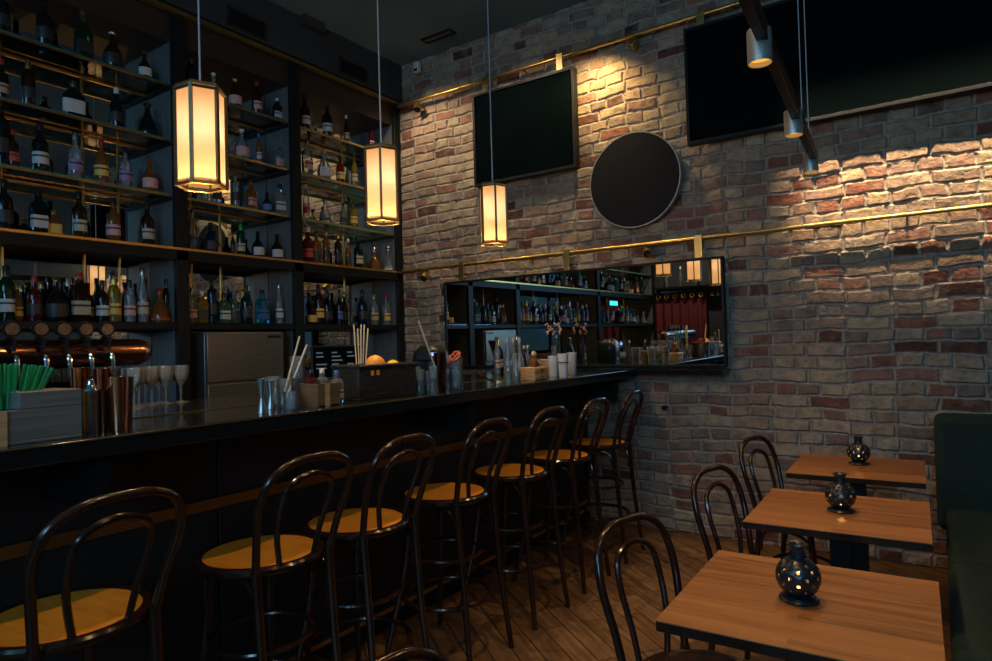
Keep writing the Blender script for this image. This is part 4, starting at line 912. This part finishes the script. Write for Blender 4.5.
# pierced candle vases
def candle_vase():
    t = thing('candle_vase', 'x', 'candle holder')
    pr = [(.036,0),(.040,.004),(.040,.012)]; 
    for i in range(15):
        a = -PI*.36+PI*.74*i/14; pr.append((.056*math.cos(a), .062+.054*math.sin(a)))
    pr += [(.020,.119),(.0185,.128),(.021,.140),(.027,.146)]
    n = 36
    def skip(j, i):
        q = j-3
        if q in (3, 5, 7, 9): return (i + q) % 4 == 0
        if q == 11: return i % 6 == 0
        return False
    o = MB().lathe(pr, n, skip=skip).build('pierced_body', M['ceramic'], t)
    sd_ = o.modifiers.new('thickness', 'SOLIDIFY'); sd_.thickness = .003; sd_.offset = -1
    MB().lathe([(0,.0),(.048,0),(.050,.004),(.046,.009),(0,.009)], 32).build('saucer', M['ceramic'], t)
    MB().lathe([(0,.010),(.019,.010),(.019,.026),(0,.025)], 16).build('tealight', M['white'], t)
    MB().lathe([(0,.026),(.004,.032),(.003,.042),(0,.052)], 10).build('flame', M['flame'], t)
    return t
cv = candle_vase()
CVL = [(-.328, 1.876, 'dark pierced ceramic candle holder on the nearest table'), (-.341, 2.897, 'dark pierced ceramic candle holder on the middle table'), (-.374, 3.98, 'dark pierced ceramic candle holder on the far table')]
for i, (x, y, lab) in enumerate(CVL):
    if i == 0: cv.location = (x,y,.751); cv['label'] = lab; cv['group'] = 'pierced candle holders on the tables'
    else: dup(cv, (x,y,.751), .3*i, lab)
    light('POINT', 'candle_light', (x, y, .751+.055), .16, (1.0,.45,.15), shadow_soft_size=.006)

# ------------------------------------------------------------ banquette
t = thing('banquette', 'dark green velvet bench along the right wall and into the brick corner', 'bench', (.7, 2.7, 0))
MB().box((-.62,-2.3,0),(.82,2.08,.30)).build('plinth', M['black'], t, bevel=.01)
for k in range(4): MB().box((-.70,-2.3+k*1.03,.28),(.30,-2.3+k*1.03+1.02,.455)).build('seat_cushion', M['velvet'], t, bevel=.05)
MB().box((-.74,1.83,.30),(.82,2.03,.965)).build('corner_backrest', M['velvet'], t, bevel=.045)
for k in range(3): MB().box((.30,-2.3+k*1.36,.44),(.56,-2.3+k*1.36+1.35,1.0)).build('backrest', M['velvet'], t, bevel=.06)

# ------------------------------------------------------------ curtain and shelf seen in the mirror
t = thing('doorway_curtain', 'dark red velvet curtain on brass eyelets, seen in the wall mirror', 'curtain', (-3.86, YC+.06, 0))
cw = MB(); n = 120; v = []; f = []
for j in range(13):
    z = .02+(2.20-.02)*j/12
    for i in range(n+1):
        x = -.47+.94*i/n; v.append((x, .045*math.sin(2*PI*i/20)*(.7+.3*math.sin(j*.4)), z))
for j in range(12):
    for i in range(n): f.append((j*(n+1)+i, j*(n+1)+i+1, (j+1)*(n+1)+i+1, (j+1)*(n+1)+i))
o = cw.add(v, f).build('cloth', M['curtain'], t, sharp=80); so = o.modifiers.new('thickness', 'SOLIDIFY'); so.thickness = .004
for i in range(6):
    x = -.47+.94*(10+20*i)/120; MB().tube([(x+.035*math.cos(a), .0, 2.13+.035*math.sin(a)) for a in [2*PI*q/16 for q in range(16)]], .009, 8, closed=True).build('eyelet', M['brass'], t, loc=(0,.052 if i%2==0 else .052,0))
t = thing('curtain_rod', 'dark rod the red curtain hangs from', 'rod', (-3.86, YC+.06, 2.13)); MB().cyl((-.52,0,0),(.52,0,0), .010, 10).build('rod', M['blackmetal'], t)
for s_ in (-1,1): MB().cyl((.51*s_,0,0),(.51*s_,-.098,0), .008, 8).build('wall_bracket', M['blackmetal'], t)
t = thing('high_shelf', 'dark shelf above the red curtain, seen in the wall mirror', 'shelf', (-3.6, YC-.04, 2.30)); MB().box((-.70,0,-.03),(.53,.22,0)).build('board', M['black'], t)
for s_ in (-1,1): MB().box((-.08+.58*s_-.01,0,-.15),(-.08+.58*s_+.01,.18,-.03)).build('bracket', M['black'], t)
for i in range(4): bottle('slim', 'c', None, 'w', (-4.1+.27*i, YC+.07, 2.30), 'clear water bottle above the red curtain in the mirror, %s in the row' % ORD[i], 'clear bottles above the curtain', 1.05)
for i in range(4):
    g = dup(gp, (-3.28+.1*i, YC+.07, 2.27), 0, 'stemmed glass hanging upside down under the high shelf, %s in the row' % ORD[i], 'hanging stemmed glasses seen in the mirror'); g.rotation_euler = (PI,0,0)

t = thing('wooden_crate', 'pale slatted wooden crate on the back counter, seen only in the wall mirror', 'crate', (-4.12, .22, .915))
for k in range(4):
    cr = MB(); z = .01+k*.075
    cr.box((-.15,-.15,z),(.15,-.14,z+.06)); cr.build('slat', M['wood'], t)
    MB().box((-.15,.14,z),(.15,.15,z+.06)).build('slat', M['wood'], t)
    MB().box((-.15,-.14,z),(-.14,.14,z+.06)).build('slat', M['wood'], t)
    MB().box((.14,-.14,z),(.15,.14,z+.06)).build('slat', M['wood'], t)
MB().box((-.14,-.14,0),(.14,.14,.01)).build('base', M['wood'], t)
for x in (-.135,.123):
    for y in (-.135,.123): MB().box((x,y,.01),(x+.012,y+.012,.295)).build('corner_post', M['wood'], t)
